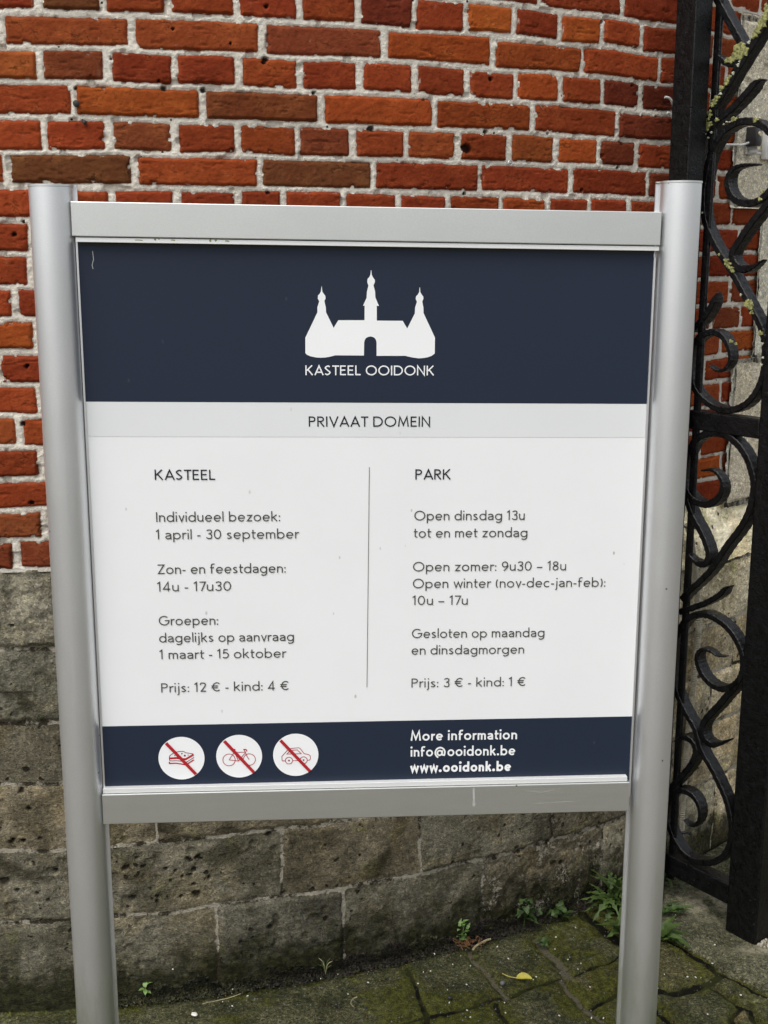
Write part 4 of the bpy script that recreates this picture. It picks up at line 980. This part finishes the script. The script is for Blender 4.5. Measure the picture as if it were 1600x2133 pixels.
SCR = [
    ([(1484, -60), (1486, -20), (1494, 5), (1515, 44), (1533, 76), (1546, 98)], T, T, T),
    ([(1690, -110), (1640, -30), (1606, 22), (1572, 79), (1531, 146), (1505, 191), (1482, 227), (1465, 266), (1452, 300), (1443, 340), (1440, 372)], T, T, 0.019),
    ([(1493, 113), (1502, 126), (1517, 133), (1536, 130)], 0.004, T, 0.012),
    ([(1470, 284), (1491, 252), (1516, 231), (1538, 209), (1555, 190), (1570, 173), (1588, 164)], T, 0.003, 0.016),
    ([(1462, 392), (1467, 365), (1477, 320), (1499, 280), (1517, 264), (1534, 255), (1555, 252), (1577, 257), (1594, 269), (1612, 292), (1622, 325), (1618, 362), (1605, 391), (1584, 414), (1563, 423), (1543, 422), (1526, 414), (1516, 399), (1512, 381), (1515, 365), (1524, 352), (1540, 345), (1556, 343), (1578, 342)], T, 0.004, 0.0155),
    ([(1640, 372), (1612, 405), (1585, 437), (1562, 465), (1542, 494), (1526, 519), (1522, 534), (1528, 550), (1542, 560), (1557, 559), (1572, 552), (1588, 541)], T, 0.003, 0.0165),
    ([(1461, 360), (1461, 400), (1462, 436), (1468, 470), (1484, 507), (1502, 537), (1519, 564), (1533, 588), (1547, 615), (1562, 643), (1577, 671), (1586, 695), (1590, 720), (1590, 745), (1588, 770), (1582, 795), (1570, 820), (1553, 840), (1533, 851), (1513, 855), (1490, 851), (1468, 838), (1450, 820), (1439, 798), (1435, 775), (1436, 745), (1441, 722), (1450, 706), (1465, 696), (1482, 692), (1499, 699), (1510, 714), (1517, 733), (1518, 751), (1512, 764), (1502, 772), (1491, 772), (1482, 767), (1475, 761)], T, 0.004, 0.0145),
    ([(1436, 688), (1448, 678), (1463, 663), (1476, 643), (1485, 624), (1493, 609)], T, 0.003, 0.015),
    ([(1457, 981), (1467, 980), (1477, 979), (1488, 984), (1497, 995), (1502, 1010), (1499, 1028), (1488, 1043), (1473, 1051), (1458, 1050), (1443, 1043), (1431, 1030), (1424, 1012), (1423, 990), (1426, 965), (1433, 940), (1443, 921), (1457, 909), (1475, 903), (1492, 903), (1510, 908), (1528, 921), (1543, 938), (1555, 960), (1563, 985), (1567, 1007), (1566, 1030), (1560, 1058), (1549, 1085), (1533, 1110), (1512, 1137), (1497, 1160), (1478, 1188), (1455, 1212), (1435, 1230), (1416, 1250)], 0.004, T, 0.0165),
    ([(1424, 1030), (1430, 1050), (1441, 1080), (1455, 1105), (1466, 1130), (1473, 1155), (1468, 1173), (1455, 1176), (1442, 1168), (1432, 1152)], T, 0.003, 0.0155),
    ([(1412, 1276), (1435, 1268), (1459, 1260), (1480, 1250), (1497, 1239), (1506, 1229), (1519, 1221)], T, 0.003, 0.013),
    ([(1403, 1432), (1399, 1400), (1400, 1365), (1405, 1335), (1413, 1312), (1422, 1298), (1436, 1286), (1454, 1281), (1472, 1283), (1491, 1292), (1508, 1305), (1523, 1322), (1534, 1341), (1542, 1361), (1545, 1382), (1543, 1402), (1536, 1418), (1525, 1429), (1510, 1436), (1495, 1435), (1476, 1425), (1461, 1408), (1452, 1389), (1449, 1371), (1454, 1358), (1465, 1354), (1480, 1359), (1491, 1367), (1509, 1369)], T, 0.003, 0.0150),
    ([(1398, 1410), (1403, 1432), (1414, 1463), (1429, 1493), (1444, 1520), (1458, 1565), (1481, 1606), (1498, 1641), (1510, 1670), (1518, 1704), (1521, 1733), (1516, 1764), (1504, 1785), (1487, 1796), (1467, 1799), (1441, 1793), (1418, 1776), (1402, 1752), (1392, 1727), (1386, 1703), (1388, 1678), (1394, 1660), (1404, 1650), (1418, 1648), (1436, 1656), (1448, 1670), (1455, 1690), (1454, 1708), (1446, 1720), (1436, 1721), (1428, 1716), (1422, 1709)], T, 0.003, 0.0150),
    ([(1536, 1418), (1526, 1436), (1510, 1452), (1495, 1470), (1476, 1490), (1463, 1507), (1460, 1524), (1463, 1538), (1470, 1547), (1482, 1553), (1498, 1550), (1520, 1541)], T, 0.003, 0.0165),
    ([(1402, 1546), (1413, 1539), (1427, 1538), (1440, 1548), (1446, 1566), (1441, 1586), (1428, 1606), (1408, 1628), (1393, 1645), (1384, 1662)], 0.005, T, 0.0155)]
for pts, a, b, m_ in SCR: scroll(pts, a, b, m_)
# lichen on the bars
def lichen(spots, mat, seed):
    rnd = random.Random(seed)
    for x, y, r in spots:
        mb = MB()
        u, z = gate_uz(x, y); rr = r / 848.0; n = 14; ph = rnd.uniform(0, 6)
        ring = [1 + 0.24 * math.sin(3 * t + ph) + 0.16 * math.sin(5 * t - ph) + rnd.uniform(-.24, .24) for t in [k * 2 * math.pi / n for k in range(n)]]
        lv = [(1.0, -0.0035), (0.93, 0.0002), (0.5, 0.0008 + rr * .03)]; vs = []
        for s, h in lv:
            vs += [G3(u + rr * 1.2 * s * ring[k] * math.cos(k * 2 * math.pi / n), h + rnd.uniform(-.0003, .0005), z + rr * s * ring[k] * math.sin(k * 2 * math.pi / n)) for k in range(n)]
        vs.append(G3(u, 0.0006 + rr * .03, z)); fs = []
        for l in range(2):
            for k in range(n): fs.append((l * n + k, l * n + (k + 1) % n, l * n + n + (k + 1) % n, l * n + n + k))
        for k in range(n): fs.append((2 * n + k, 2 * n + (k + 1) % n, 3 * n))
        mb.add(vs, fs); mb.build('lichen', mat, gate, smooth=True)
big = [(1540, 99, 11), (1549, 108, 9), (1538, 112, 11), (1529, 119, 9), (1521, 124, 7), (1552, 103, 6), (1513, 127, 4), (1575, 66, 6), (1580, 58, 6), (1588, 45, 8), (1594, 34, 8), (1600, 24, 8), (1571, 74, 5), (1585, 52, 7), (1597, 15, 7)]
mid = [(1520, 160, 4), (1514, 168, 5), (1512, 174, 4), (1503, 183, 5), (1493, 204, 5.5), (1488, 211, 6), (1483, 217, 5), (1477, 234, 5), (1478, 241, 4), (1469, 253, 5), (1475, 260, 6), (1472, 266, 6), (1480, 258, 4), (1475, 248, 3), (1459, 275, 3), (1453, 285, 3), (1493, 249, 4), (1528, 248, 5), (1573, 250, 5),
       (1513, 543, 5), (1516, 551, 6), (1523, 560, 4.5), (1526, 565, 3.5), (1560, 636, 8.5), (1556, 630, 6), (1565, 651, 4), (1584, 694, 5), (1497, 530, 2.5), (1583, 415, 4), (1587, 399, 3), (1522, 711, 3.5), (1532, 716, 2.5)]
lichen(big + mid, M['lichen'], 3)
lichen([(1559, 88, 3.2), (1540, 128, 2), (1537, 135, 3), (1527, 152, 3), (1500, 195, 3), (1469, 279, 1.8), (1481, 276, 2), (1475, 287, 1.6), (1462, 277, 1.8), (1452, 294, 2.2), (1513, 254, 1.8), (1507, 259, 1.4), (1519, 254, 1.2), (1543, 614, 2.5), (1587, 716, 3), (1586, 760, 2.5), (1462, 443, 1.8), (1589, 745, 2)], M['lichen_grey'], 4)
# slim square post against the tower
pp = empty('iron_post', (0.705, 2.94, 0)); tag(pp, 'slim square black iron post rising behind the right sign post', 'post')
mb = MB(); mb.box((0, -0.058, -0.02), (0.058, 0, 2.9), 0, G3); mb.build('shaft', M['iron'], pp, smooth=False, bevel=0.003)
mb = MB(); mb.box((0.012, -0.046, 2.9), (0.046, -0.012, 2.94), 0, G3); mb.build('finial', M['iron'], pp, smooth=True, bevel=0.004)

# ================================================================== SMALL FITTINGS ON THE TOWER
def cyl_pt(px, py, out=0.0, R=RT):
    p = on_cyl(px, py, R); d = Vector((p.x - CX, p.y - CY, 0)).normalized(); return p + d * out
# corrugated conduit down the base
cp = [cyl_pt(x, y, 0.014) for x, y in ((1424, 1090), (1429, 1112), (1434, 1150), (1439, 1187), (1444, 1240), (1446, 1309), (1441, 1365), (1436, 1421), (1430, 1470), (1426, 1515), (1421, 1563), (1417, 1620), (1414, 1664), (1411, 1727), (1410, 1745))]
C = catmull(cp, 31); mb = MB()
mb.tube(C, [0.0094 if i % 2 else 0.0066 for i in range(len(C))], 12)
con = empty('conduit', cp[-1]); tag(con, 'grey corrugated cable conduit clipped down the stone base behind the gate', 'conduit')
def rebase(o, root):
    o.parent = root; L = root.location
    for v in o.data.vertices: v.co -= L
    return o
rebase(mb.build('hose', M['conduit'], None, smooth=True), con)
for x, y in ((1427, 1096), (1412, 1727)):
    mb = MB(); c = cyl_pt(x, y, 0.014); mb.tube([c + Vector((-0.017, -0.002, 0.003)), c + Vector((0.000, -0.013, 0)), c + Vector((0.02, -0.002, -0.001))], [0.003, 0.0045, 0.003], 8); mb.tube([c + Vector((0.014, -0.012, 0)), c + Vector((0.022, -0.018, 0.0))], [0.004, 0.005], 8)
    rebase(mb.build('clip', M['plastic_black'], None, smooth=True), con)
# white cable behind the posts
cab = [cyl_pt(x, y, o_, RB) for x, y, o_ in ((1377, 203, .012), (1384, 206, .016), (1391, 218, .016), (1396, 236, .014), (1408, 262, .012), (1436, 290, .012), (1470, 300, .014), (1494, 302, .014), (1524, 302, .014), (1529, 303, .020), (1536, 301, .022), (1548, 297, .022))]
mb = MB(); mb.tube(catmull(cab, 6), 0.0030, 8); cable = mb.build('white_cable', M['plastic_white'], None, smooth=True)
cab2 = [cyl_pt(x, y, .012, RB) for x, y in ((1383, 235), (1389, 239), (1394, 250), (1399, 268), (1409, 284))]
mb = MB(); mb.tube(catmull(cab2, 6), 0.0030, 8); cable2 = mb.build('white_cable', M['plastic_white'], None, smooth=True)
tag(cable, 'white cable running along the brick to the small black box', 'cable'); tag(cable2, 'short loop of white cable below the long one, half behind the iron post', 'cable')
# black push-button box, bracket, white plate
bc = cyl_pt(1550, 286, 0.0, RB); bd = Vector((bc.x - CX, bc.y - CY, 0)).normalized(); bt = Vector((-bd.y, bd.x, 0))
fit = empty('button_box', bc); tag(fit, 'small black box with a brass button on the pale stone', 'box')
def F3(a, o_, c): return bt * a + bd * o_ + Vector((0, 0, c))
mb = MB(); mb.box((-0.013, 0.012, -0.024), (0.013, 0.044, 0.024), 0, F3); mb.build('housing', M['plastic_black'], fit, smooth=True, bevel=0.003)
mb = MB(); mb.tube([F3(0.001, 0.043, 0.006), F3(0.001, 0.0475, 0.006)], [0.0066, 0.0058], 16); mb.build('button', M['brass'], fit, smooth=True)
mb = MB(); mb.box((-0.014, 0.012, -0.044), (0.014, 0.019, -0.0245), 0, F3); mb.box((-0.012, 0.0192, -0.044), (0.013, 0.046, -0.039), 0, F3); mb.add([F3(-.010, .0195, -.0252), F3(-.002, .042, -.0252), F3(.011, .0195, -.0252), F3(-.006, .0195, -.0385), F3(.002, .042, -.0385), F3(.011, .0195, -.0385)], [(0, 2, 1), (3, 4, 5), (0, 1, 4, 3), (1, 2, 5, 4), (0, 3, 5, 2)])
mb.build('bracket', M['steel'], fit, smooth=False, bevel=0.0008)
pc = cyl_pt(1590, 303, 0.0, RB); pd = Vector((pc.x - CX, pc.y - CY, 0)).normalized(); ptn = Vector((-pd.y, pd.x, 0))
plate = empty('wall_plate', pc); tag(plate, 'white plate on the pale stone at the right edge, next to the black box', 'plate')
def Q3(a, o_, c): return ptn * a + pd * o_ + Vector((0, 0, c))
mb = MB(); mb.box((-0.034, 0.014, -0.038), (0.060, 0.030, 0.034), 0, Q3); mb.build('plate', M['plastic_white'], plate, smooth=True, bevel=0.003)
# wall fixings in the mortar
def nail(px, py, r, label, tilt=(0, 0)):
    c = cyl_pt(px, py, 0.0, RB); d = Vector((c.x - CX, c.y - CY, 0)).normalized(); d2 = (d + Vector((tilt[0], 0, tilt[1]))).normalized()
    mb = MB(); mb.tube([c - d2 * .006, c + d2 * .009, c + d2 * .0092, c + d2 * .014, c + d2 * .0155], [r * .5, r * .5, r, r, r * .7], 14)
    o = mb.build('wall_nail', M['rust'], None, smooth=True); return tag(o, label, 'nail')
nail(160, 217, 0.0068, 'round headed dark nail in the mortar at the upper left'); nail(172, 250, 0.0042, 'smaller bent nail in the mortar just below the round headed one', (0.5, -0.6))
c = cyl_pt(1059, 340, 0.004, RB); dd = Vector((c.x - CX, c.y - CY, 0)).normalized(); tt = Vector((-dd.y, dd.x, 0)); mb = MB()
mb.tube([c + dd * .004 + tt * (.0052 * math.cos(a * math.pi / 8)) + Vector((0, 0, .0052 * math.sin(a * math.pi / 8))) for a in range(17)], 0.0014, 6, caps=False); mb.tube([c - dd * .006 + tt * .0052, c + dd * .004 + tt * .0052], 0.0014, 6)
tag(mb.build('screw_eye', M['steel'], None, smooth=True), 'small metal screw eye in the mortar above the sign', 'hook')

# ================================================================== WEEDS, LEAVES AND LITTER
def leaf_mesh(L, Wd, teeth=0, droop=0.5, fold=0.25, lobes=0.55, seg=12, tip=1.0):
    """a leaf lying along +X, rising then drooping; returns verts, faces"""
    vs, fs = [], []
    if teeth: seg = teeth * 2
    for i in range(seg + 1):
        t = i / seg; wd = Wd * (math.sin(math.pi * min(1, (t * 0.92 + 0.06)) ** 0.85) ** 0.8) * (1 - 0.15 * t)
        if i == seg: wd = 0.0004
        if teeth and 0 < i < seg: wd *= 1.0 if i % 2 else (1 - lobes)
        x = L * t - (Wd * 0.35 if teeth and i % 2 else 0); z = L * (0.55 * t - droop * t * t)
        vs += [(x, wd, z + fold * wd), (x + Wd * (.15 if teeth else 0), 0, z), (x, -wd, z + fold * wd)]
    for i in range(seg):
        a = i * 3; fs += [(a, a + 3, a + 4, a + 1), (a + 1, a + 4, a + 5, a + 2)]
    return vs, fs
def plant(name, base, label, cat, leaves, mat, stems=(), group=None, stem_mat=None):
    r = empty(name, base); tag(r, label, cat, group)
    for (L, Wd, teeth, yaw, pitch, droop, off, lob) in leaves:
        v, f = leaf_mesh(L, Wd, teeth, droop, 0.25 + random.uniform(-.1, .15), lob)
        R = Matrix.Rotation(math.radians(yaw), 4, 'Z') @ Matrix.Rotation(math.radians(-pitch), 4, 'Y') @ Matrix.Rotation(random.uniform(-.4, .4), 4, 'X')
        mesh_obj('leaf', [R @ Vector(q) + Vector(off) for q in v], f, mat, r, smooth=True)
    for pts, rad in stems:
        mb = MB(); mb.tube(catmull(pts, 5), rad, 6); mb.build('stem', stem_mat or mat, r, smooth=True)
    return r
rnd = random.Random(21)
def wall_foot(px, py, out=0.012):
    p = on_cyl(px, py, RT); d = Vector((p.x - CX, p.y - CY, 0)).normalized(); return Vector((p.x, p.y, 0)) + d * out
# large toothed rosette behind the right post
b = on_ground(1288, 1893)
lv = []
for i in range(74):
    yaw = rnd.uniform(60, 300) if i < 28 else rnd.uniform(-30, 60)
    lv.append((rnd.uniform(.065, .13), rnd.uniform(.010, .016), rnd.choice((4, 5, 6)), yaw, rnd.uniform(0, 66), rnd.uniform(.45, 1.0), (rnd.uniform(-.03, .02), rnd.uniform(-.01, .03), rnd.uniform(0, .02)), rnd.uniform(.62, .82)))
plant('weed', b, 'dense dark green toothed weed at the wall foot left of the right post', 'weed', lv, M['leaf'])
b = on_ground(1388, 1840); lv = []
for i in range(9): lv.append((rnd.uniform(.06, .11), rnd.uniform(.008, .013), 4, rnd.uniform(-110, 20), rnd.uniform(15, 70), rnd.uniform(.3, .9), (rnd.uniform(-.01, .01), 0, rnd.uniform(0, .04)), .5))
plant('weed', b, 'thin upright weed growing against the lower gate rail beside the right post', 'weed', lv, M['leaf'])
b = on_ground(1376, 1905); lv = []
for i in range(8): lv.append((rnd.uniform(.05, .09), rnd.uniform(.010, .015), 5, rnd.uniform(-70, 30), rnd.uniform(5, 30), rnd.uniform(.3, .7), (0, 0, 0), .6))
plant('weed', b, 'low feathery weed on the stone sill right of the right post', 'weed', lv, M['leaf_dark'])
b = on_ground(1378, 1957); lv = []
for i in range(8): lv.append((rnd.uniform(.05, .085), rnd.uniform(.016, .024), 3, rnd.uniform(-60, 45), rnd.uniform(0, 50), rnd.uniform(.4, .8), (0, 0, 0), .45))
plant('weed', b, 'bright green jagged weed in the paving joint right of the right post', 'weed', lv, M['leaf'])
b = on_ground(1296, 1950); lv = []
for i in range(7): lv.append((rnd.uniform(.05, .08), rnd.uniform(.014, .020), 4, rnd.uniform(70, 260), rnd.uniform(10, 60), rnd.uniform(.4, .9), (0, 0, 0), .5))
plant('weed', b, 'small jagged weed low against the left side of the right post', 'weed', lv, M['leaf'])
# nettle-like plant on the crumbling block
b = wall_foot(1082, 1948, 0.018); st = [(0, 0, 0), (.003, -.002, .035), (.008, -.004, .075)]; lv = []
for i in range(11):
    h = rnd.uniform(.025, .080); lv.append((rnd.uniform(.024, .042), rnd.uniform(.011, .016), 5, rnd.uniform(150, 390), rnd.uniform(-10, 35), rnd.uniform(.6, 1.0), (.004, -.003, h), .25))
plant('weed', b, 'upright nettle like weed with broad toothed leaves at the wall foot', 'weed', lv, M['leaf_dark'], [(st, .0016)])
b = wall_foot(1140, 1925, 0.02); lv = []
for i in range(16):
    lv.append((rnd.uniform(.020, .034), rnd.uniform(.008, .012), 3, rnd.uniform(0, 360), rnd.uniform(0, 40), .6, (rnd.uniform(-.045, .05), rnd.uniform(-.02, .02), rnd.uniform(0, .03)), .4))
plant('weed', b, 'low patch of small crinkled leaves right of the nettle like weed', 'weed', lv, M['leaf_dark'])
b = on_ground(1130, 1965); lv = [(rnd.uniform(.018, .026), .009, 3, k * 51 + rnd.uniform(-15, 15), rnd.uniform(5, 25), .6, (0, 0, 0), .4) for k in range(9)]
plant('weed', b, 'small dark seedling on the paving below the nettle like weed', 'weed', lv, M['leaf_dark'])
b = wall_foot(957, 1972, 0.012); lv = [(rnd.uniform(.012, .022), .0055, 3, rnd.uniform(0, 360), rnd.uniform(10, 60), .6, (.006 * (k % 4) - .006, -.004, .012 + .0075 * (k % 7)), .4) for k in range(16)]
plant('weed', b, 'small bright sprig above a tangle of brown roots at the wall foot', 'weed', lv, M['leaf_pale'], [([(0, 0, 0), (.002, -.003, .03), (.006, -.004, .062)], .0010)])
b = wall_foot(303, 2058, 0.006) + Vector((0, 0, 0.012)); lv = [(.018, .006, 0, 100, 30, .6, (0, 0, .016), 0), (.016, .0055, 0, 20, 20, .6, (.003, 0, .020), 0), (.016, .0055, 0, 200, 10, .6, (0, -.002, .010), 0), (.014, .0055, 0, -80, -20, .6, (0, -.003, .012), 0), (.013, .005, 0, -20, 5, .6, (.002, -.002, .004), 0)]
plant('seedling', b, 'tiny pale green seedling on the dark stone foot at the lower left', 'weed', lv, M['leaf_pale'], [([(0, 0, -.012), (0, -.002, .004), (.001, -.002, .018)], .0009)])
b = wall_foot(675, 2026, 0.014); lv = []
gl = empty('grass_tuft', b); tag(gl, 'thin tuft of grass at the wall foot left of centre', 'grass tuft')
for i in range(9):
    a = rnd.uniform(0, 6.28); h = rnd.uniform(.02, .045); mb = MB(); dx, dy = math.cos(a) * .018, math.sin(a) * .010 - .004
    mb.tube(catmull([(0, 0, 0), (dx * .3, dy * .3, h * .7), (dx, dy, h)], 4), [0.0011] * 7 + [0.0008, 0.0003], 4); mb.build('blade', M['leaf'] if i % 3 else M['straw'], gl)
# root tangle
b = wall_foot(968, 1990, 0.022); mb = MB()
for i in range(26):
    p0 = Vector((rnd.uniform(-.028, .028), rnd.uniform(-.022, .010), rnd.uniform(.0, .008))); pts = [p0]
    for k in range(4): pts.append(pts[-1] + Vector((rnd.uniform(-.012, .012), rnd.uniform(-.010, .010), rnd.uniform(-.004, .008))))
    for p in pts: p.z = max(p.z, 0.001)
    mb.tube(catmull([p + b for p in pts], 3), 0.0008, 4)
tag(mb.build('root_tangle', M['root'], None), 'tangle of reddish brown roots at the wall foot under the bright sprig', 'roots')
# yellow leaf
def lay(o, px, py, z=0.002): return on_ground(px, py) + Vector((0, 0, z))
b = lay(None, 1076, 2040, 0.004); yl = empty('fallen_leaf', b); tag(yl, 'fallen yellow leaf with a thin stalk lying on the paving', 'leaf')
v, f = leaf_mesh(0.038, 0.0095, 0, 0.42, 0.75, 0, 14)
Rm = Matrix.Rotation(math.radians(-14), 4, 'Z') @ Matrix.Rotation(math.radians(24), 4, 'X')
mesh_obj('blade', [Rm @ Vector(q) for q in v], f, M['leaf_yellow'], yl, smooth=True)
mb = MB(); mb.tube(catmull([(-.033, .012, .004), (-.018, .004, .001), (0, 0, 0), (.006, -.001, .002)], 5), 0.0011, 6); mb.build('stalk', M['leaf_yellow'], yl, smooth=True)
# straws and a pale curl
def twig(pts, r, mat, name, label, cat, z=0.004):
    mb = MB(); mb.tube(catmull([lay(None, x, y, z) for x, y in pts], 6), r, 6); return tag(mb.build(name, mat, None, smooth=True), label, cat)
twig([(422, 2094), (455, 2087), (480, 2081), (502, 2073)], 0.0010, M['straw'], 'dry_straw', 'long dry straw lying at the wall foot near the white dropping', 'straw')
twig([(744, 2080), (735, 2084), (731, 2093), (736, 2100)], 0.0012, M['straw'], 'dry_straw', 'short curled pale straw on the middle of the paving', 'straw')
twig([(1022, 1962), (1010, 1966), (994, 1975), (985, 1984)], 0.0026, M['straw'], 'dry_twig', 'short pale twig among the soil by the root tangle', 'twig', 0.008)
# petals
PET = [(1156, 1980), (1187, 1997), (1183, 2002), (1059, 2000), (1117, 2038), (1111, 2044), (1229, 2059), (972, 2054), (1210, 2010), (1204, 2022), (897, 2026), (1036, 1975), (960, 1994), (905, 1990), (943, 2012), (972, 2054), (932, 2065), (936, 2092), (973, 2108), (980, 2122), (1053, 2113), (1165, 2119), (1232, 2124), (1257, 2124), (725, 2074), (767, 2050), (516, 2078), (484, 2099), (464, 2090), (360, 2018), (668, 2042), (485, 2064), (1051, 2092), (871, 2052), (704, 2033), (1407, 1909), (1489, 1971), (1474, 2116), (1543, 2076), (1484, 2010), (1449, 2039), (1432, 2038), (1384, 2033), (1370, 2062), (1460, 2040), (882, 2028), (1158, 1955), (980, 2015), (1199, 1935)]
for i, (x, y) in enumerate(dict.fromkeys(PET)):
    r = rnd.uniform(.0011, .0027); c = lay(None, x, y, 0.003); n = 8
    if y < 2030 and x < 700: c = wall_foot(x, y, 0.004); c.z = on_cyl(x, y, RT).z
    vs = []; ph = rnd.uniform(0, 6); asp = rnd.uniform(.55, 1.0); tl = rnd.uniform(-.5, .9)
    for h, s in ((0, .8), (.0016, 1.0), (.0026, .6)):
        for k in range(n):
            a = k * 2 * math.pi / n; q = r * s * (1 + .25 * math.sin(2 * a + ph)); X, Y = q * math.cos(a), q * asp * math.sin(a)
            vs.append((X * math.cos(ph) - Y * math.sin(ph), X * math.sin(ph) + Y * math.cos(ph), h + X * tl * .5))
    fs = [(l * n + k, l * n + (k + 1) % n, l * n + n + (k + 1) % n, l * n + n + k) for l in range(2) for k in range(n)] + [tuple(2 * n + k for k in range(n)), tuple(range(n - 1, -1, -1))]
    o = mesh_obj('fallen_petal', vs, fs, M['petal'], None, smooth=True); o.location = c
    tag(o, 'tiny white petal fallen on the mossy ground', 'petal', 'white petals scattered over the ground')
def blob(px, py, rx, ry, rz, mat, name, label, cat, group=None, seed=0, n=12, m=7):
    rr = random.Random(seed + int(px)); c = lay(None, px, py, 0.0); vs = []
    for j in range(m):
        e = -math.pi / 2 * .6 + (math.pi / 2 * 1.6) * j / (m - 1)
        for k in range(n):
            a = k * 2 * math.pi / n; q = math.cos(e) * (1 + rr.uniform(-.12, .12)); vs.append((rx * q * math.cos(a), ry * q * math.sin(a), rz * (.6 + math.sin(e))))
    fs = [(l * n + k, l * n + (k + 1) % n, l * n + n + (k + 1) % n, l * n + n + k) for l in range(m - 1) for k in range(n)]
    o = mesh_obj(name, vs, fs, mat, None, smooth=True); o.location = c; o.rotation_euler = (0, 0, rr.uniform(0, 6)); return tag(o, label, cat, group)
blob(405, 2114, .0085, .0065, .0028, M['petal'], 'bird_dropping', 'white bird dropping on the paving at the lower left', 'dropping')
blob(1047, 2050, .0075, .0055, .005, M['pebble_grey'], 'grey_pebble', 'grey pebble just below the stalk of the yellow leaf', 'pebble')
for x, y, r in ((937, 2080, .0065), (700, 2094, .006), (762, 2101, .0045), (1188, 1997, .0042), (1174, 1996, .004), (1148, 2112, .0055), (1005, 2093, .0045), (1096, 2051, .0032), (920, 2069, .0035), (461, 2095, .003), (1022, 2083, .003), (1101, 2048, .003)):
    blob(x, y, r, r * .75, r * .6, M['pebble'], 'dark_crumb', 'small black crumb of soil on the mossy paving', 'crumb', 'dark crumbs scattered over the paving')
# mortar crumbs around the foot of the standing post
cr = MB()
for i in range(90):
    a = 0; u = rnd.uniform(-.03, .10) if a else -.004 - abs(rnd.gauss(0, .016)); n_ = rnd.uniform(-.16, -.004) if not a else rnd.uniform(.001, .012)
    c = GB + G3(u, n_, 0); r = rnd.uniform(.0015, .0052) * (1 if not a else .45); n = 6; vs = []
    for h, s in ((-.001, 1), (r * .7, .95), (r * 1.2, .5)):
        vs += [c + Vector((r * s * rnd.uniform(.75, 1.2) * math.cos(k * math.pi / 3), r * s * rnd.uniform(.75, 1.2) * math.sin(k * math.pi / 3), h)) for k in range(n)]
    cr.add(vs, [(l * n + k, l * n + (k + 1) % n, l * n + n + (k + 1) % n, l * n + n + k) for l in range(2) for k in range(n)] + [tuple(2 * n + k for k in range(n))])
tag(cr.build('mortar_crumbs', M['grit'], None, smooth=False), 'pale mortar crumbs heaped round the foot of the standing gate post', 'crumbs', kind='stuff')
# moss and soil in the crevice along the wall foot
def crevice(name, mat, label, cat, count, spread, hmax, seed, x0=180, x1=1260):
    rr = random.Random(seed); vs, fs = [], []
    pts = [(0, 2095), (245, 2082), (387, 2071), (537, 2054), (650, 2032), (800, 2015), (950, 1965), (1175, 1905), (1300, 1850)]
    for i in range(count):
        x = rr.uniform(x0, x1)
        for (xa, ya), (xb, yb) in zip(pts[:-1], pts[1:]):
            if xa <= x <= xb: y = ya + (yb - ya) * (x - xa) / (xb - xa)
        dens = 0.5 + 0.5 * math.sin(x * .021 + seed) * math.sin(x * .047 + 1)
        if rr.random() > dens + .25: continue
        o_ = abs(rr.gauss(0, spread)); p = wall_foot(x, y, 0.002 + o_); h = hmax * rr.uniform(.3, 1) * math.exp(-o_ / spread * .6)
        if rr.random() < .35: p = wall_foot(x, y, 0.003); p.z += rr.uniform(0, hmax * 2.6) * dens
        a = rr.uniform(0, 6.28); r = rr.uniform(.0012, .0036); e = rr.uniform(.2, 1.3)
        d = Vector((math.cos(a), math.sin(a), 0)); t = Vector((-d.y, d.x, 0)); up = Vector((d.x * math.cos(e), d.y * math.cos(e), math.sin(e)))
        b = len(vs); p = p + Vector((0, 0, -.001)); vs += [p - t * r, p + t * r, p + up * h * .6 + t * r * .8, p + up * h, p + up * h * .6 - t * r * .8]; fs.append((b, b + 1, b + 2, b + 3, b + 4))
    o = mesh_obj(name, vs, fs, mat, None); return tag(o, label, cat, kind='stuff')
crevice('moss', M['moss'], 'dark moss along the foot of the stone base', 'moss', 22000, 0.013, 0.016, 5)
crevice('leaf_litter', M['soil'], 'dark soil and litter in the crevice along the wall foot', 'litter', 9000, 0.016, 0.018, 9, 560, 1230)

# fine grit and leaf crumbs lying over the paving
def grit(name, mats, count, seed):
    rr = random.Random(seed); vs, fs, mi = [], [], []
    for i in range(count):
        p = on_ground(rr.uniform(150, 1640), rr.uniform(1860, 2150), 0.001)
        if math.hypot(p.x - CX, p.y - CY) < RT + 0.005: continue
        r = 0.0006 + 0.0016 * rr.random() ** 2.2; b = len(vs); a = rr.uniform(0, 6.28); e = rr.uniform(.4, 1.0)
        for k in range(4):
            q = a + k * math.pi / 2; vs.append((p.x + r * math.cos(q) * rr.uniform(.7, 1.3), p.y + r * e * math.sin(q) * rr.uniform(.7, 1.3), p.z - .001))
        vs.append((p.x + rr.uniform(-.3, .3) * r, p.y, p.z + r * rr.uniform(.7, 1.5)))
        fs += [(b + k, b + (k + 1) % 4, b + 4) for k in range(4)]; mi += [rr.choice((0, 0, 0, 2, 2, 2, 1))] * 4
    return mesh_obj(name, vs, fs, mats, None, midx=mi)
tag(grit('grit', [M['soil'], M['root'], M['pebble_grey']], 3800, 17), 'fine grit and plant crumbs lying all over the paving', 'grit', kind='stuff')
